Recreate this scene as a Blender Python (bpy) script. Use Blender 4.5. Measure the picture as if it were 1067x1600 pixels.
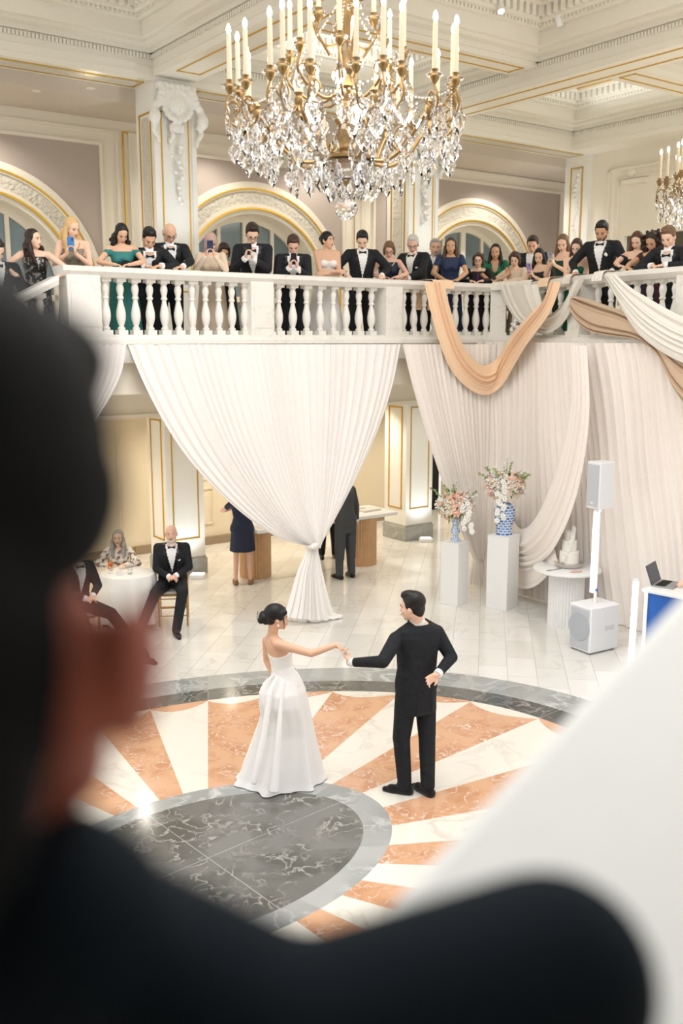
import bpy, bmesh, math, random
import numpy as np
from mathutils import Vector, Matrix, Quaternion, noise
random.seed(7); rnd = random.Random(11)
PI = math.pi
SC = bpy.context.scene
COL = SC.collection
for o in list(bpy.data.objects): bpy.data.objects.remove(o)

# ---------------------------------------------------------------- camera
FPX = 1500.0; HZ = 527.0; EYE = 3.9
TH = math.atan((800-HZ)/FPX)
cam_d = bpy.data.cameras.new('camera'); cam = bpy.data.objects.new('camera', cam_d); COL.objects.link(cam)
cam.location = (0, 0, EYE); cam.rotation_euler = (PI/2-TH, 0, 0)
cam_d.sensor_fit = 'VERTICAL'; cam_d.sensor_height = 36.0; cam_d.sensor_width = 24.0
cam_d.lens = FPX/1600*36.0; cam_d.clip_start = 0.05; cam_d.clip_end = 200
cam_d.dof.use_dof = True; cam_d.dof.focus_distance = 9.6; cam_d.dof.aperture_fstop = 1.6
SC.camera = cam
# ---------------------------------------------------------------- view, world
SC.view_settings.view_transform = 'Standard'; SC.view_settings.look = 'None'
SC.view_settings.gamma = 1.0; SC.view_settings.use_curve_mapping = False
SC.view_settings.exposure = 0.33
w = bpy.data.worlds.new('world'); SC.world = w; w.use_nodes = True
w.node_tree.nodes['Background'].inputs[0].default_value = (1.0, 0.985, 0.968, 1)
w.node_tree.nodes['Background'].inputs[1].default_value = 1.0
# ---------------------------------------------------------------- room frame (u along the long side, v away)
CX, CY = -1.015, 6.715
AL = math.radians(36.0); CA, SA = math.cos(AL), math.sin(AL)
def W(u, v, z=0.0): return Vector((CX+u*CA-v*SA, CY+u*SA+v*CA, z))
def UVZ(p): x, y = p[0]-CX, p[1]-CY; return Vector((x*CA+y*SA, -x*SA+y*CA, p[2] if len(p) > 2 else 0))
def ray(x, y):
    a = (x-533.5)/FPX; b = -(y-800)/FPX
    return Vector((a, math.cos(TH)+b*math.sin(TH), -math.sin(TH)+b*math.cos(TH)))
def on_floor(x, y, z=0.0):
    d = ray(x, y); return d*((z-EYE)/d.z)+Vector((0, 0, EYE))
def at_y(x, y, Y):
    d = ray(x, y); return d*(Y/d.y)+Vector((0, 0, EYE))
def on_v(x, y, v):
    d = ray(x, y); n = Vector((-SA, CA)); t = (v+n.dot(Vector((CX, CY))))/n.dot(d.xy); return d*t+Vector((0, 0, EYE))
def on_u(x, y, u):
    d = ray(x, y); n = Vector((CA, SA)); t = (u+n.dot(Vector((CX, CY))))/n.dot(d.xy); return d*t+Vector((0, 0, EYE))
def area(name, loc, rot, sx, sy, e, col=(1, .95, .88)):
    d = bpy.data.lights.new(name, 'AREA'); d.shape = 'RECTANGLE'; d.size = sx; d.size_y = sy; d.energy = e; d.color = col
    o = bpy.data.objects.new(name, d); o.location = loc; o.rotation_euler = rot; COL.objects.link(o); return o
def spot(name, loc, tgt, e, ang=120, col=(1, .93, .84), rad=.08, blend=.6):
    d = bpy.data.lights.new(name, 'SPOT'); d.energy = e; d.spot_size = math.radians(ang); d.spot_blend = blend; d.color = col; d.shadow_soft_size = rad
    o = bpy.data.objects.new(name, d); o.location = loc
    o.rotation_euler = (Vector(tgt)-Vector(loc)).to_track_quat('-Z', 'Y').to_euler(); COL.objects.link(o); return o
# fill areas added to brighten hall, right gallery and photographer's side, not actual fixtures
area('added_fill_area', W(1.5, -1.0, 8.7), (0, 0, AL), 6, 6, 350, (1, .985, .965))
area('added_fill_area', W(-4.5, -5.0, 8.7), (0, 0, AL), 5, 5, 60, (1, .98, .96))
area('added_fill_area', W(11.3, 1.0, 7.4), (0, 0, AL), 3, 5, 150, (1, .96, .90))
for u in (-.8, 1.4, 5.4, 7.7, 10.2, 12.4):                       # upper gallery downlights
    spot('gallery_downlight', W(u, 9.2, 7.42), W(u, 9.0, 3), 75, 140, (1, .93, .84))
for u in (-1.5, 1.5, 5.2, 7.8, 11):                             # lower gallery, warmer
    spot('lower_downlight', W(u, 8.9, 2.8), W(u, 8.9, 0), 95, 150, (1, .88, .70))
    spot('lower_downlight', W(u+.8, 6.4, 3.1), W(u+.8, 6.6, 0), 45, 150, (1, .92, .80))
for u in (3.92, 8.93):                                           # cool uplights at the piers, low and on the gallery
    spot('pier_uplight', W(u, 7.45, .12), W(u, 8.0, 1.6), 26, 95, (.86, .95, 1.0), .05, .8)
    spot('pier_uplight', W(u, 7.0, 4.4), W(u, 8.0, 7.4), 60, 60, (.86, .94, 1.0), .05, .8)
spot('pier_uplight', W(12.7, 8.0, 4.4), W(13.5, 8.4, 7.3), 50, 70, (.86, .94, 1.0), .05, .8)
for (u, v) in ((6.4, 6.7), (.6, 5.5), (11.3, 5.9), (6.4, 1.8)):   # upward fill areas added inside the coffers to brighten the ceiling
    area('added_coffer_fill', W(u, v, 8.25), (PI, 0, AL), 2.4, 1.6 if v > 6 else 2.6, 14, (.93, .97, 1.0))

# ---------------------------------------------------------------- materials
def lin(h):
    if isinstance(h, str):
        c = [int(h[i:i+2], 16)/255 for i in (0, 2, 4)]
        return tuple(x/12.92 if x <= .04045 else ((x+.055)/1.055)**2.4 for x in c)
    return tuple(h)
_m = {}
def mat(name, col, rough=.6, metal=0, emit=0, trans=0, spec=.5, ecol=None, sheen=0, sub=0, alpha=1, ior=1.45, bump=None, vary=None):
    if name in _m: return _m[name]
    m = bpy.data.materials.new(name); m.use_nodes = True; nt = m.node_tree; b = nt.nodes['Principled BSDF']
    c = lin(col); b.inputs['Base Color'].default_value = (*c, 1)
    b.inputs['Roughness'].default_value = rough; b.inputs['Metallic'].default_value = metal
    b.inputs['Transmission Weight'].default_value = trans; b.inputs['Specular IOR Level'].default_value = spec
    b.inputs['IOR'].default_value = ior; b.inputs['Alpha'].default_value = alpha
    b.inputs['Sheen Weight'].default_value = sheen
    if sub: b.inputs['Subsurface Weight'].default_value = sub; b.inputs['Subsurface Radius'].default_value = (.02, .008, .005)
    if emit:
        b.inputs['Emission Color'].default_value = (*lin(ecol or col), 1); b.inputs['Emission Strength'].default_value = emit
    tc = nt.nodes.new('ShaderNodeTexCoord')
    n = nt.nodes.new('ShaderNodeTexNoise'); n.inputs['Scale'].default_value = (bump or vary or (30, 0))[0]; n.inputs['Detail'].default_value = 4
    nt.links.new(tc.outputs['Object'], n.inputs['Vector'])
    k = (vary or (30, .03))[1]
    mx = nt.nodes.new('ShaderNodeMix'); mx.data_type = 'RGBA'
    mx.inputs[6].default_value = (*[x*(1-k) for x in c], 1); mx.inputs[7].default_value = (*[min(1, x*(1+k)) for x in c], 1)
    nt.links.new(n.outputs['Fac'], mx.inputs[0]); nt.links.new(mx.outputs[2], b.inputs['Base Color'])
    if bump:
        bp = nt.nodes.new('ShaderNodeBump'); bp.inputs['Strength'].default_value = bump[1]; bp.inputs['Distance'].default_value = bump[2] if len(bump) > 2 else .01
        nt.links.new(n.outputs['Fac'], bp.inputs['Height']); nt.links.new(bp.outputs[0], b.inputs['Normal'])
    _m[name] = m; return m
def marble(name, base, vein, scale=1.2, rough=.15, vw=.06, cloud=.5, detail=8, base2=None, spec=.5):
    m = bpy.data.materials.new(name); m.use_nodes = True; nt = m.node_tree; b = nt.nodes['Principled BSDF']; L = nt.links.new
    b.inputs['Roughness'].default_value = rough; b.inputs['Specular IOR Level'].default_value = spec
    tc = nt.nodes.new('ShaderNodeTexCoord')
    n1 = nt.nodes.new('ShaderNodeTexNoise'); n1.inputs['Scale'].default_value = scale; n1.inputs['Detail'].default_value = detail; n1.inputs['Distortion'].default_value = .5
    n2 = nt.nodes.new('ShaderNodeTexNoise'); n2.inputs['Scale'].default_value = scale*2.3; n2.inputs['Detail'].default_value = detail; n2.inputs['Distortion'].default_value = .7
    L(tc.outputs['Object'], n1.inputs['Vector']); L(tc.outputs['Object'], n2.inputs['Vector'])
    # ridge = 1-|2n-1|  -> thin veins
    s = nt.nodes.new('ShaderNodeMath'); s.operation = 'SUBTRACT'; L(n2.outputs['Fac'], s.inputs[0]); s.inputs[1].default_value = .5
    a = nt.nodes.new('ShaderNodeMath'); a.operation = 'ABSOLUTE'; L(s.outputs[0], a.inputs[0])
    r = nt.nodes.new('ShaderNodeMapRange'); L(a.outputs[0], r.inputs[0]); r.inputs[1].default_value = 0; r.inputs[2].default_value = vw; r.inputs[3].default_value = 1; r.inputs[4].default_value = 0
    mk = nt.nodes.new('ShaderNodeMath'); mk.operation = 'MULTIPLY'; L(r.outputs[0], mk.inputs[0])
    rr = nt.nodes.new('ShaderNodeMapRange'); L(n1.outputs['Fac'], rr.inputs[0]); rr.inputs[1].default_value = .42; rr.inputs[2].default_value = .62; L(rr.outputs[0], mk.inputs[1])
    c0 = nt.nodes.new('ShaderNodeMix'); c0.data_type = 'RGBA'; c0.inputs[6].default_value = (*lin(base), 1)
    c0.inputs[7].default_value = (*(lin(base2) if base2 else tuple(x*(1-cloud) for x in lin(base))), 1); L(rr.outputs[0], c0.inputs[0])
    c1 = nt.nodes.new('ShaderNodeMix'); c1.data_type = 'RGBA'; L(c0.outputs[2], c1.inputs[6]); c1.inputs[7].default_value = (*lin(vein), 1); L(mk.outputs[0], c1.inputs[0])
    L(c1.outputs[2], b.inputs['Base Color'])
    _m[name] = m; return m
def speckle(name, c0, c1, scale, cut=.5, rough=.5, metal=0):
    m = bpy.data.materials.new(name); m.use_nodes = True; nt = m.node_tree; b = nt.nodes['Principled BSDF']; b.inputs['Roughness'].default_value = rough; b.inputs['Metallic'].default_value = metal
    tc = nt.nodes.new('ShaderNodeTexCoord'); n = nt.nodes.new('ShaderNodeTexNoise'); n.inputs['Scale'].default_value = scale; n.inputs['Detail'].default_value = 1; nt.links.new(tc.outputs['Object'], n.inputs['Vector'])
    r = nt.nodes.new('ShaderNodeValToRGB'); r.color_ramp.elements[0].position = cut-.03; r.color_ramp.elements[1].position = cut+.03; r.color_ramp.elements[0].color = (*lin(c0), 1); r.color_ramp.elements[1].color = (*lin(c1), 1)
    nt.links.new(n.outputs['Fac'], r.inputs[0]); nt.links.new(r.outputs[0], b.inputs['Base Color']); _m[name] = m; return m
def tile_mat():
    m = marble('white_marble_tile', 'f3f1ed', 'e0ddd8', .9, .12, .03, .03)
    nt = m.node_tree; b = nt.nodes['Principled BSDF']; L = nt.links.new
    src = b.inputs['Base Color'].links[0].from_socket
    tc = nt.nodes.new('ShaderNodeTexCoord'); mp = nt.nodes.new('ShaderNodeMapping'); mp.inputs['Rotation'].default_value = (0, 0, -math.radians(81.5))
    L(tc.outputs['Object'], mp.inputs[0])
    br = nt.nodes.new('ShaderNodeTexBrick'); L(mp.outputs[0], br.inputs['Vector']); br.inputs['Scale'].default_value = 1.0
    br.inputs['Brick Width'].default_value = .66; br.inputs['Row Height'].default_value = .34; br.inputs['Mortar Size'].default_value = .004
    br.inputs['Mortar Smooth'].default_value = .3; br.inputs['Color1'].default_value = (1, 1, 1, 1); br.inputs['Color2'].default_value = (.87, .87, .855, 1); br.inputs['Mortar'].default_value = (.62, .61, .59, 1)
    mu = nt.nodes.new('ShaderNodeMix'); mu.data_type = 'RGBA'; mu.blend_type = 'MULTIPLY'; mu.inputs[0].default_value = 1
    L(src, mu.inputs[6]); L(br.outputs['Color'], mu.inputs[7]); L(mu.outputs[2], b.inputs['Base Color'])
    return m
M_TILE = tile_mat()
M_WHITEM = marble('white_inlay_marble', 'f0ebe0', 'd9d2c6', .8, .13, .04, .04)
M_ORANGE = marble('rose_orange_marble', 'dfb08c', 'f6e9dc', 3.2, .14, .022, .25, 12, 'cd9670')
M_GREY = marble('light_grey_marble', 'b4b6b4', 'd2d3d0', 1.3, .14, .05, .2, 8, 'a2a5a4')
M_GREY2 = marble('mid_grey_marble', 'a8aaa8', 'c6c8c6', 1.6, .14, .05, .2, 8, '9a9c9b')
M_DARK = marble('dark_grey_marble', '7b7a76', 'b4b2ac', 2.4, .14, .035, .3, 14, '62615b')
M_DARK2 = marble('charcoal_marble', '71706c', 'b0aea8', 2.8, .14, .035, .3, 14, '5a5954')
M_BLACKM = marble('black_marble', '585856', 'a5a39e', 2.4, .14, .05, .3, 10, '4a4a48')
M_BAL = marble('balustrade_marble', 'f0ede6', 'e2ddd4', 2.0, .35, .03, .03)
M_PLINTH = marble('grey_plinth_marble', 'a9a9a3', 'c8c8c2', 2.0, .25, .05, .1)
M_CREAM = mat('cream_paint', 'ece5d6', .55)
M_WARM = mat('warm_cream_paint', 'ecdfc6', .55)
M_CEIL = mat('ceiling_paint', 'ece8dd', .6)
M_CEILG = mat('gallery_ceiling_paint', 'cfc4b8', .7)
M_PIER = mat('pier_paint', 'f0efe9', .5)
M_GOLD = mat('gilded_moulding', 'd9ae3c', .32, .75)
M_CARVE = mat('carved_plaster', 'd6d0c2', .6, bump=(16, 1.0, .05))
M_CARVEW = mat('white_carved_plaster', 'f2f0ea', .5, bump=(14, .8, .04))
M_TAUPE = mat('taupe_wall_fabric', 'b9aca3', .85, vary=(60, .09), bump=(180, .2, .003))
M_GLASSD = mat('dim_window_glass', '6d7f84', .08, spec=.8, vary=(1.4, .35))
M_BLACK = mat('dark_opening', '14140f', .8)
M_SHEER = mat('ivory_drape', 'faf6f2', .75, sheen=.3)
M_SHEER2 = mat('cream_drape', 'faf2ea', .75, sheen=.3)
M_PEACH = mat('peach_chiffon', 'fbd9b6', .7, sheen=.3)
M_IVORY = mat('ivory_satin', 'ece8de', .5, sheen=.3)
M_TAUPES = mat('taupe_satin', 'cfb59a', .45, sheen=.2)
M_WPAINT = mat('white_painted_wood', 'f1f1f0', .35)
M_BRASS = mat('aged_brass', '9c7f54', .34, .9, vary=(8, .3))
M_CRYSTAL = mat('cut_crystal', 'ffffff', .02, trans=1, ior=1.5, spec=.8)
M_CANDLE = mat('candle_sleeve', 'ddd0b4', .5)
M_FLAME = mat('lit_bulb', 'fff0d0', .3, emit=7, ecol=(1, .88, .70))
M_TUX = mat('black_wool', '16191f', .8, bump=(7, .8, .05)); M_SATIN = mat('black_satin', '08080a', .3)
M_SHIRT = mat('white_shirt', 'f2f2f2', .7); M_SHOE = mat('black_leather', '0b0b0c', .3); M_VELVET = mat('black_velvet', '08080a', .95, sheen=.3)

# ---------------------------------------------------------------- mesh helpers
class MB:
    def __init__(s): s.v = []; s.f = []; s.m = []; s.mi = 0
    def add(s, vs, fs):
        k = len(s.v); s.v += [tuple(x) for x in vs]; s.f += [tuple(i+k for i in f) for f in fs]; s.m += [s.mi]*len(fs); return s
    def box(s, x0, x1, y0, y1, z0, z1, X=None):
        vs = [Vector((x, y, z)) for z in (z0, z1) for y in (y0, y1) for x in (x0, x1)]
        if X: vs = [X @ q for q in vs]
        return s.add(vs, [(0, 2, 3, 1), (4, 5, 7, 6), (0, 1, 5, 4), (2, 6, 7, 3), (0, 4, 6, 2), (1, 3, 7, 5)])
    def bbox(s, x0, x1, y0, y1, z0, z1, b=.01, X=None):     # bevelled box
        vs = []; 
        rings = [(z0, b), (z0+b, 0), (z1-b, 0), (z1, b)]
        for z, i in rings:
            c = b
            for (px, py, dx, dy) in ((x0, y0, 1, 0), (x1, y0, -1, 0), (x1, y0, 0, 1), (x1, y1, 0, -1), (x1, y1, -1, 0), (x0, y1, 1, 0), (x0, y1, 0, -1), (x0, y0, 0, 1)):
                x = px+dx*c; y = py+dy*c
                x = min(max(x, x0+i), x1-i); y = min(max(y, y0+i), y1-i); vs.append(Vector((x, y, z)))
        if X: vs = [X @ q for q in vs]
        n = 8; fs = [tuple(range(n-1, -1, -1)), tuple(range(3*n, 4*n))]
        for r in range(3):
            for i in range(n): j = (i+1) % n; fs.append((r*n+i, r*n+j, (r+1)*n+j, (r+1)*n+i))
        return s.add(vs, fs)
    def rings(s, R, caps=True, closed=True):                # list of rings of equal count
        n = len(R[0]); vs = [p for r in R for p in r]; fs = []
        for i in range(len(R)-1):
            for j in range(n if closed else n-1):
                k = (j+1) % n; fs.append((i*n+j, i*n+k, (i+1)*n+k, (i+1)*n+j))
        if caps: fs.append(tuple(range(n-1, -1, -1))); fs.append(tuple(range((len(R)-1)*n, len(R)*n)))
        return s.add(vs, fs)
    def lathe(s, prof, n=20, X=None, flute=None):
        R = []
        for r, z in prof:
            ring = []
            for i in range(n):
                a = 2*PI*i/n; rr = r*(1+(flute[1]*(1 if i % 2 else -1) if flute else 0)) if r > 0 else .0001
                q = Vector((rr*math.cos(a), rr*math.sin(a), z)); ring.append(X @ q if X else q)
            R.append(ring)
        return s.rings(R)
    def tube(s, pts, rad, n=8, ends=True):
        pts = [Vector(p) for p in pts]; m = len(pts)
        rad = rad if isinstance(rad, (list, tuple)) else [rad]*m
        R = []; up = None
        for i, p in enumerate(pts):
            t = (pts[min(i+1, m-1)]-pts[max(i-1, 0)]).normalized()
            if up is None: up = t.orthogonal().normalized()
            up = (up-t*up.dot(t)).normalized(); sd = t.cross(up)
            R.append([p+up*(rad[i]*math.cos(2*PI*k/n))+sd*(rad[i]*math.sin(2*PI*k/n)) for k in range(n)])
        return s.rings(R)
    def capsule(s, a, b, ra, rb, n=12, sx=1.0, right=None):
        a = Vector(a); b = Vector(b); d = b-a; L = d.length
        if L < 1e-6: d = Vector((0, 0, 1)); L = 1e-6
        t = d.normalized()
        u = Vector(right) if right is not None else t.orthogonal(); u = (u-t*u.dot(t)).normalized(); w_ = t.cross(u)
        R = []
        for k in range(5):
            e = (k+.15)/5*PI/2; R.append((a-t*(ra*math.cos(e)), ra*math.sin(e)))
        R.append((a, ra)); R.append((b, rb))
        for k in range(4, -1, -1):
            e = (k+.15)/5*PI/2; R.append((b+t*(rb*math.cos(e)), rb*math.sin(e)))
        return s.rings([[c+u*(r*sx*math.cos(2*PI*i/n))+w_*(r*math.sin(2*PI*i/n)) for i in range(n)] for c, r in R])
    def ell(s, c, r, X=None, n=16, m=10):
        c = Vector(c); R = []
        for k in range(m+1):
            e = -PI/2+PI*(k if 0 < k < m else (.04 if k == 0 else m-.04))/m
            ring = [Vector((c.x+r[0]*math.cos(e)*math.cos(2*PI*i/n), c.y+r[1]*math.cos(e)*math.sin(2*PI*i/n), c.z+r[2]*math.sin(e))) for i in range(n)]
            R.append([X @ q for q in ring] if X else ring)
        return s.rings(R)
    def prism(s, poly, z0, z1, X=None):
        R = [[Vector((x, y, z)) for x, y in poly] for z in (z0, z1)]
        if X: R = [[X @ q for q in r] for r in R]
        return s.rings(R)
    def mesh(s, name, mats, smooth=False):
        me = bpy.data.meshes.new(name); me.from_pydata(s.v, [], s.f)
        for m in (mats if isinstance(mats, (list, tuple)) else [mats]): me.materials.append(m)
        if s.mi or any(s.m): me.polygons.foreach_set('material_index', s.m)
        bm = bmesh.new(); bm.from_mesh(me); bmesh.ops.recalc_face_normals(bm, faces=bm.faces); bm.to_mesh(me); bm.free()
        if smooth:
            me.polygons.foreach_set('use_smooth', [True]*len(me.polygons))
            if smooth != 'all': me.set_sharp_from_angle(angle=math.radians(40))
        me.update(); return me
    def build(s, name, mats, parent=None, smooth=False, kind=None):
        return link(name, s.mesh(name, mats, smooth), parent, kind)
def link(name, me, parent=None, kind=None):
    o = bpy.data.objects.new(name, me); COL.objects.link(o)
    if parent is not None: o.parent = parent
    if kind: o['kind'] = kind
    return o
def empty(name, loc, rz, label, cat, group=None):
    o = bpy.data.objects.new(name, None); o.empty_display_size = .1; COL.objects.link(o); o.location = loc; o.rotation_euler = (0, 0, rz)
    tag(o, label, cat, group); return o
def tag(o, label, cat, group=None):
    o['label'] = label; o['category'] = cat
    if group: o['group'] = group
    return o
def copy_tree(o, parent=None):
    c = o.copy(); COL.objects.link(c); c.parent = parent
    for ch in [x for x in COL.objects if x.parent is o]: copy_tree(ch, c)
    return c
def XF(u=0, v=0, z=0): return Matrix.Translation(W(u, v, z)) @ Matrix.Rotation(AL, 4, 'Z')
XR = Matrix.Translation((CX, CY, 0)) @ Matrix.Rotation(AL, 4, 'Z')      # room coordinates to world
def sweep(mb, prof, path, X=None, closed=False):             # prof: (offset to the left of travel, z); path: plan points
    P = [Vector((p[0], p[1])) for p in path]; Z = [p[2] if len(p) > 2 else 0 for p in path]; n = len(P); R = []
    for i, p in enumerate(P):
        a = (P[i]-P[i-1]) if i > 0 else (P[0]-P[-2] if closed else P[1]-P[0]); b = (P[(i+1) % n]-P[i]) if i < n-1 else (P[1]-P[0] if closed else P[-1]-P[-2])
        a = a.normalized(); b = b.normalized(); na = Vector((-a.y, a.x)); nb = Vector((-b.y, b.x)); m = (na+nb); m = m/max(.3, m.dot(na)) if m.length > .1 else na
        ring = [Vector((p.x+m.x*o, p.y+m.y*o, z+Z[i])) for o, z in prof]
        R.append([X @ q for q in ring] if X else ring)
    return mb.rings(R)
def catmull(pts, k=8):
    P = [Vector(p) for p in pts]; out = []
    for i in range(len(P)-1):
        p0 = P[max(i-1, 0)]; p1 = P[i]; p2 = P[i+1]; p3 = P[min(i+2, len(P)-1)]
        for j in range(k):
            t = j/k; out.append(.5*((2*p1)+(p2-p0)*t+(2*p0-5*p1+4*p2-p3)*t*t+(3*p1-p0-3*p2+p3)*t**3))
    out.append(P[-1]); return out
def resample(P, n):
    P = [Vector(p) for p in P]; d = [0]
    for a, b in zip(P, P[1:]): d.append(d[-1]+(b-a).length)
    out = []
    for i in range(n):
        s = d[-1]*i/(n-1); k = 0
        while k < len(d)-2 and d[k+1] < s: k += 1
        t = (s-d[k])/max(1e-9, d[k+1]-d[k]); out.append(P[k].lerp(P[k+1], min(1, t)))
    return out
def blend_mesh(mb, name, mats, voxel=.01, it=4, fac=.6):     # one continuous skin over overlapping closed forms
    me = mb.mesh(name, mats); o = bpy.data.objects.new('tmp', me); COL.objects.link(o)
    r = o.modifiers.new('r', 'REMESH'); r.mode = 'VOXEL'; r.voxel_size = voxel; r.use_smooth_shade = True
    s = o.modifiers.new('s', 'SMOOTH'); s.factor = fac; s.iterations = it
    dg = bpy.context.evaluated_depsgraph_get(); out = bpy.data.meshes.new_from_object(o.evaluated_get(dg))
    bpy.data.objects.remove(o); bpy.data.meshes.remove(me); out.name = name
    out.materials.clear()
    for m in (mats if isinstance(mats, (list, tuple)) else [mats]): out.materials.append(m)
    out.polygons.foreach_set('use_smooth', [True]*len(out.polygons)); return out
def split_mesh(me, name, test, m_new):                        # faces whose centre passes go to a mesh of their own
    out = me.copy(); out.name = name
    for mm, keep in ((out, True), (me, False)):
        bm = bmesh.new(); bm.from_mesh(mm)
        bmesh.ops.delete(bm, geom=[f for f in bm.faces if bool(test(f.calc_center_median())) != keep], context='FACES'); bm.to_mesh(mm); bm.free()
    out.materials.clear(); out.materials.append(m_new); return out
# ================================================================ the floor
def ell_r(a, b, th, rot=math.radians(38)):
    t = th-rot; return 1/math.sqrt((math.cos(t)/a)**2+(math.sin(t)/b)**2)
def floor():
    mb = MB(); C = Vector((CX, CY)); z = .002
    mb.mi = 0; S = 22; mb.add([(-S, -4, 0), (S, -4, 0), (S, 30, 0), (-S, 30, 0)], [(0, 1, 2, 3)])
    def P(r, th, zz=z): return (C.x+r*math.cos(th), C.y+r*math.sin(th), zz)
    n = 32; sub = 12; off = math.radians(75.3)-6*2*PI/32
    def band(f0, f1, mf, zz=z):
        for k in range(n):
            for j in range(sub):
                a = off+2*PI*(k+j/sub)/n; b = off+2*PI*(k+(j+1)/sub)/n; mb.mi = mf(k, j)
                mb.add([P(f0(a, j/sub), a, zz), P(f1(a, j/sub), a, zz), P(f1(b, (j+1)/sub), b, zz), P(f0(b, (j+1)/sub), b, zz)], [(0, 1, 2, 3)])
    e1 = lambda a, s: ell_r(1.345, .88, a); e2 = lambda a, s: ell_r(1.60, 1.07, a)
    e3 = lambda a, s: ell_r(4.12, 3.07, a); e4 = lambda a, s: ell_r(4.46, 3.39, a); e5 = lambda a, s: ell_r(4.92, 3.82, a)
    sc = lambda a, s: ell_r(4.12, 3.07, a)-.02-.17*math.sin(PI*min(1, max(0, s)))**.8
    band(lambda a, s: 0, e1, lambda k, j: 5 if (k//8) % 2 else 4)
    band(e1, e2, lambda k, j: 2 if (k//4) % 2 else 3)
    orange = lambda k: (k % 2 == 1)
    band(e2, sc, lambda k, j: 1 if not orange(k) else 6)
    band(sc, e3, lambda k, j: 6 if not orange(k) else 1)
    tone = [rnd.choice((4, 4, 2, 7, 5)) for _ in range(n)]; 
    band(e3, e4, lambda k, j: tone[k])
    tone2 = [rnd.choice((2, 2, 3)) for _ in range(n*2)]
    band(e4, e5, lambda k, j: tone2[k*2+(j//6)])
    # thin joints between the stones
    mb.mi = 2
    for k in range(n):
        for (f0, f1, q) in ((e4, e5, 0), (e4, e5, .5), (e3, e4, 0)) + (((lambda a, s: 0, e1, 0),) if k in (3, 11, 19, 27) else ()) + (((e1, e2, 0),) if k % 4 == 1 else ()):
            a = off+2*PI*(k+q)/n; d = Vector((-math.sin(a), math.cos(a), 0))*.003
            p0 = Vector(P(f0(a, 0), a, .003)); p1 = Vector(P(f1(a, 0), a, .003)); mb.add([p0-d, p1-d, p1+d, p0+d], [(0, 1, 2, 3)])
    me = mb.mesh('floor', [M_TILE, M_WHITEM, M_GREY, M_GREY2, M_DARK, M_DARK2, M_ORANGE, M_BLACKM])
    link('floor', me, kind='structure')
floor()

# ================================================================ gallery slab, walls, ceilings
RAIL = [(0.95, 4.9), (3, 4.9), (5.5, 4.9), (7.0, 4.9)]
RC = catmull([(5.5, 4.9), (7.0, 4.9), (7.52, 4.84), (7.80, 4.5), (7.76, 3.98), (7.42, 3.25), (7.02, 2.15), (6.80, .9), (6.68, -.3), (6.62, -1.6)], 8)
RAILP = [Vector(p) for p in ((0.95, 4.9), (2.5, 4.9), (4.0, 4.9))]+[Vector((p.x, p.y)) for p in RC]
def rail_off(off):                                           # + off = towards the hall (right of travel)
    out = []
    for i, p in enumerate(RAILP):
        t = (RAILP[min(i+1, len(RAILP)-1)]-RAILP[max(i-1, 0)]).normalized(); out.append(p+Vector((t.y, -t.x))*off)
    return out
def plan_hit(x, y, poly):
    d = ray(x, y); o = UVZ((0, 0, 0)); e = UVZ((d.x, d.y, 0)); dd = (e-o).xy; o = o.xy; best = None
    for a, b in zip(poly, poly[1:]):
        s = b-a; den = dd.x*s.y-dd.y*s.x
        if abs(den) < 1e-9: continue
        r = a-o; t = (r.x*s.y-r.y*s.x)/den; q = (r.x*dd.y-r.y*dd.x)/den
        if t > 0 and -1e-6 <= q <= 1+1e-6 and (best is None or t < best): best = t
    return best
def on_face(x, y, off=0.0):
    poly = rail_off(off)
    t = plan_hit(x, y, poly)
    if t is None:
        a, b = poly[-2:]; poly = poly+[b+(b-a).normalized()*12]; poly = [poly[0]-Vector((12, 0))]+poly; t = plan_hit(x, y, poly) or 12.0
    return ray(x, y)*t+Vector((0, 0, EYE))
ZB = 3.65; ZR = 4.70
def slab():
    mb = MB(); edge = [(p.x, p.y) for p in rail_off(-.02)]
    poly = [(-6, 6.3), (.7, 6.3), (.7, 4.9)]+edge+[(13.6, -1.6), (13.6, 8), (17, 8), (17, 10), (-6, 10)]
    # gallery floor: fans of quads from the curved edge outwards
    mb2 = MB(); R = [[XR @ Vector((x, y, z)) for x, y in poly] for z in (3.22, ZB)]
    mb2.rings(R); me = mb2.mesh('floor', M_CREAM); bm = bmesh.new(); bm.from_mesh(me)
    bmesh.ops.triangulate(bm, faces=[f for f in bm.faces if len(f.verts) > 4]); bm.to_mesh(me); bm.free()
    link('floor', me, kind='structure')
    t = MB(); path = [(p.x, p.y) for p in RAILP]
    sweep(t, [(-.16, 3.72), (-.16, 3.80), (-.20, 3.82), (-.20, 3.87), (-.17, 3.90), (.17, 3.90), (.17, 3.60), (-.10, 3.60)], [(.7, 4.9)]+path, XR)
    t.build('trim_1', M_BAL, kind='structure', smooth=True)
slab()
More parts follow.
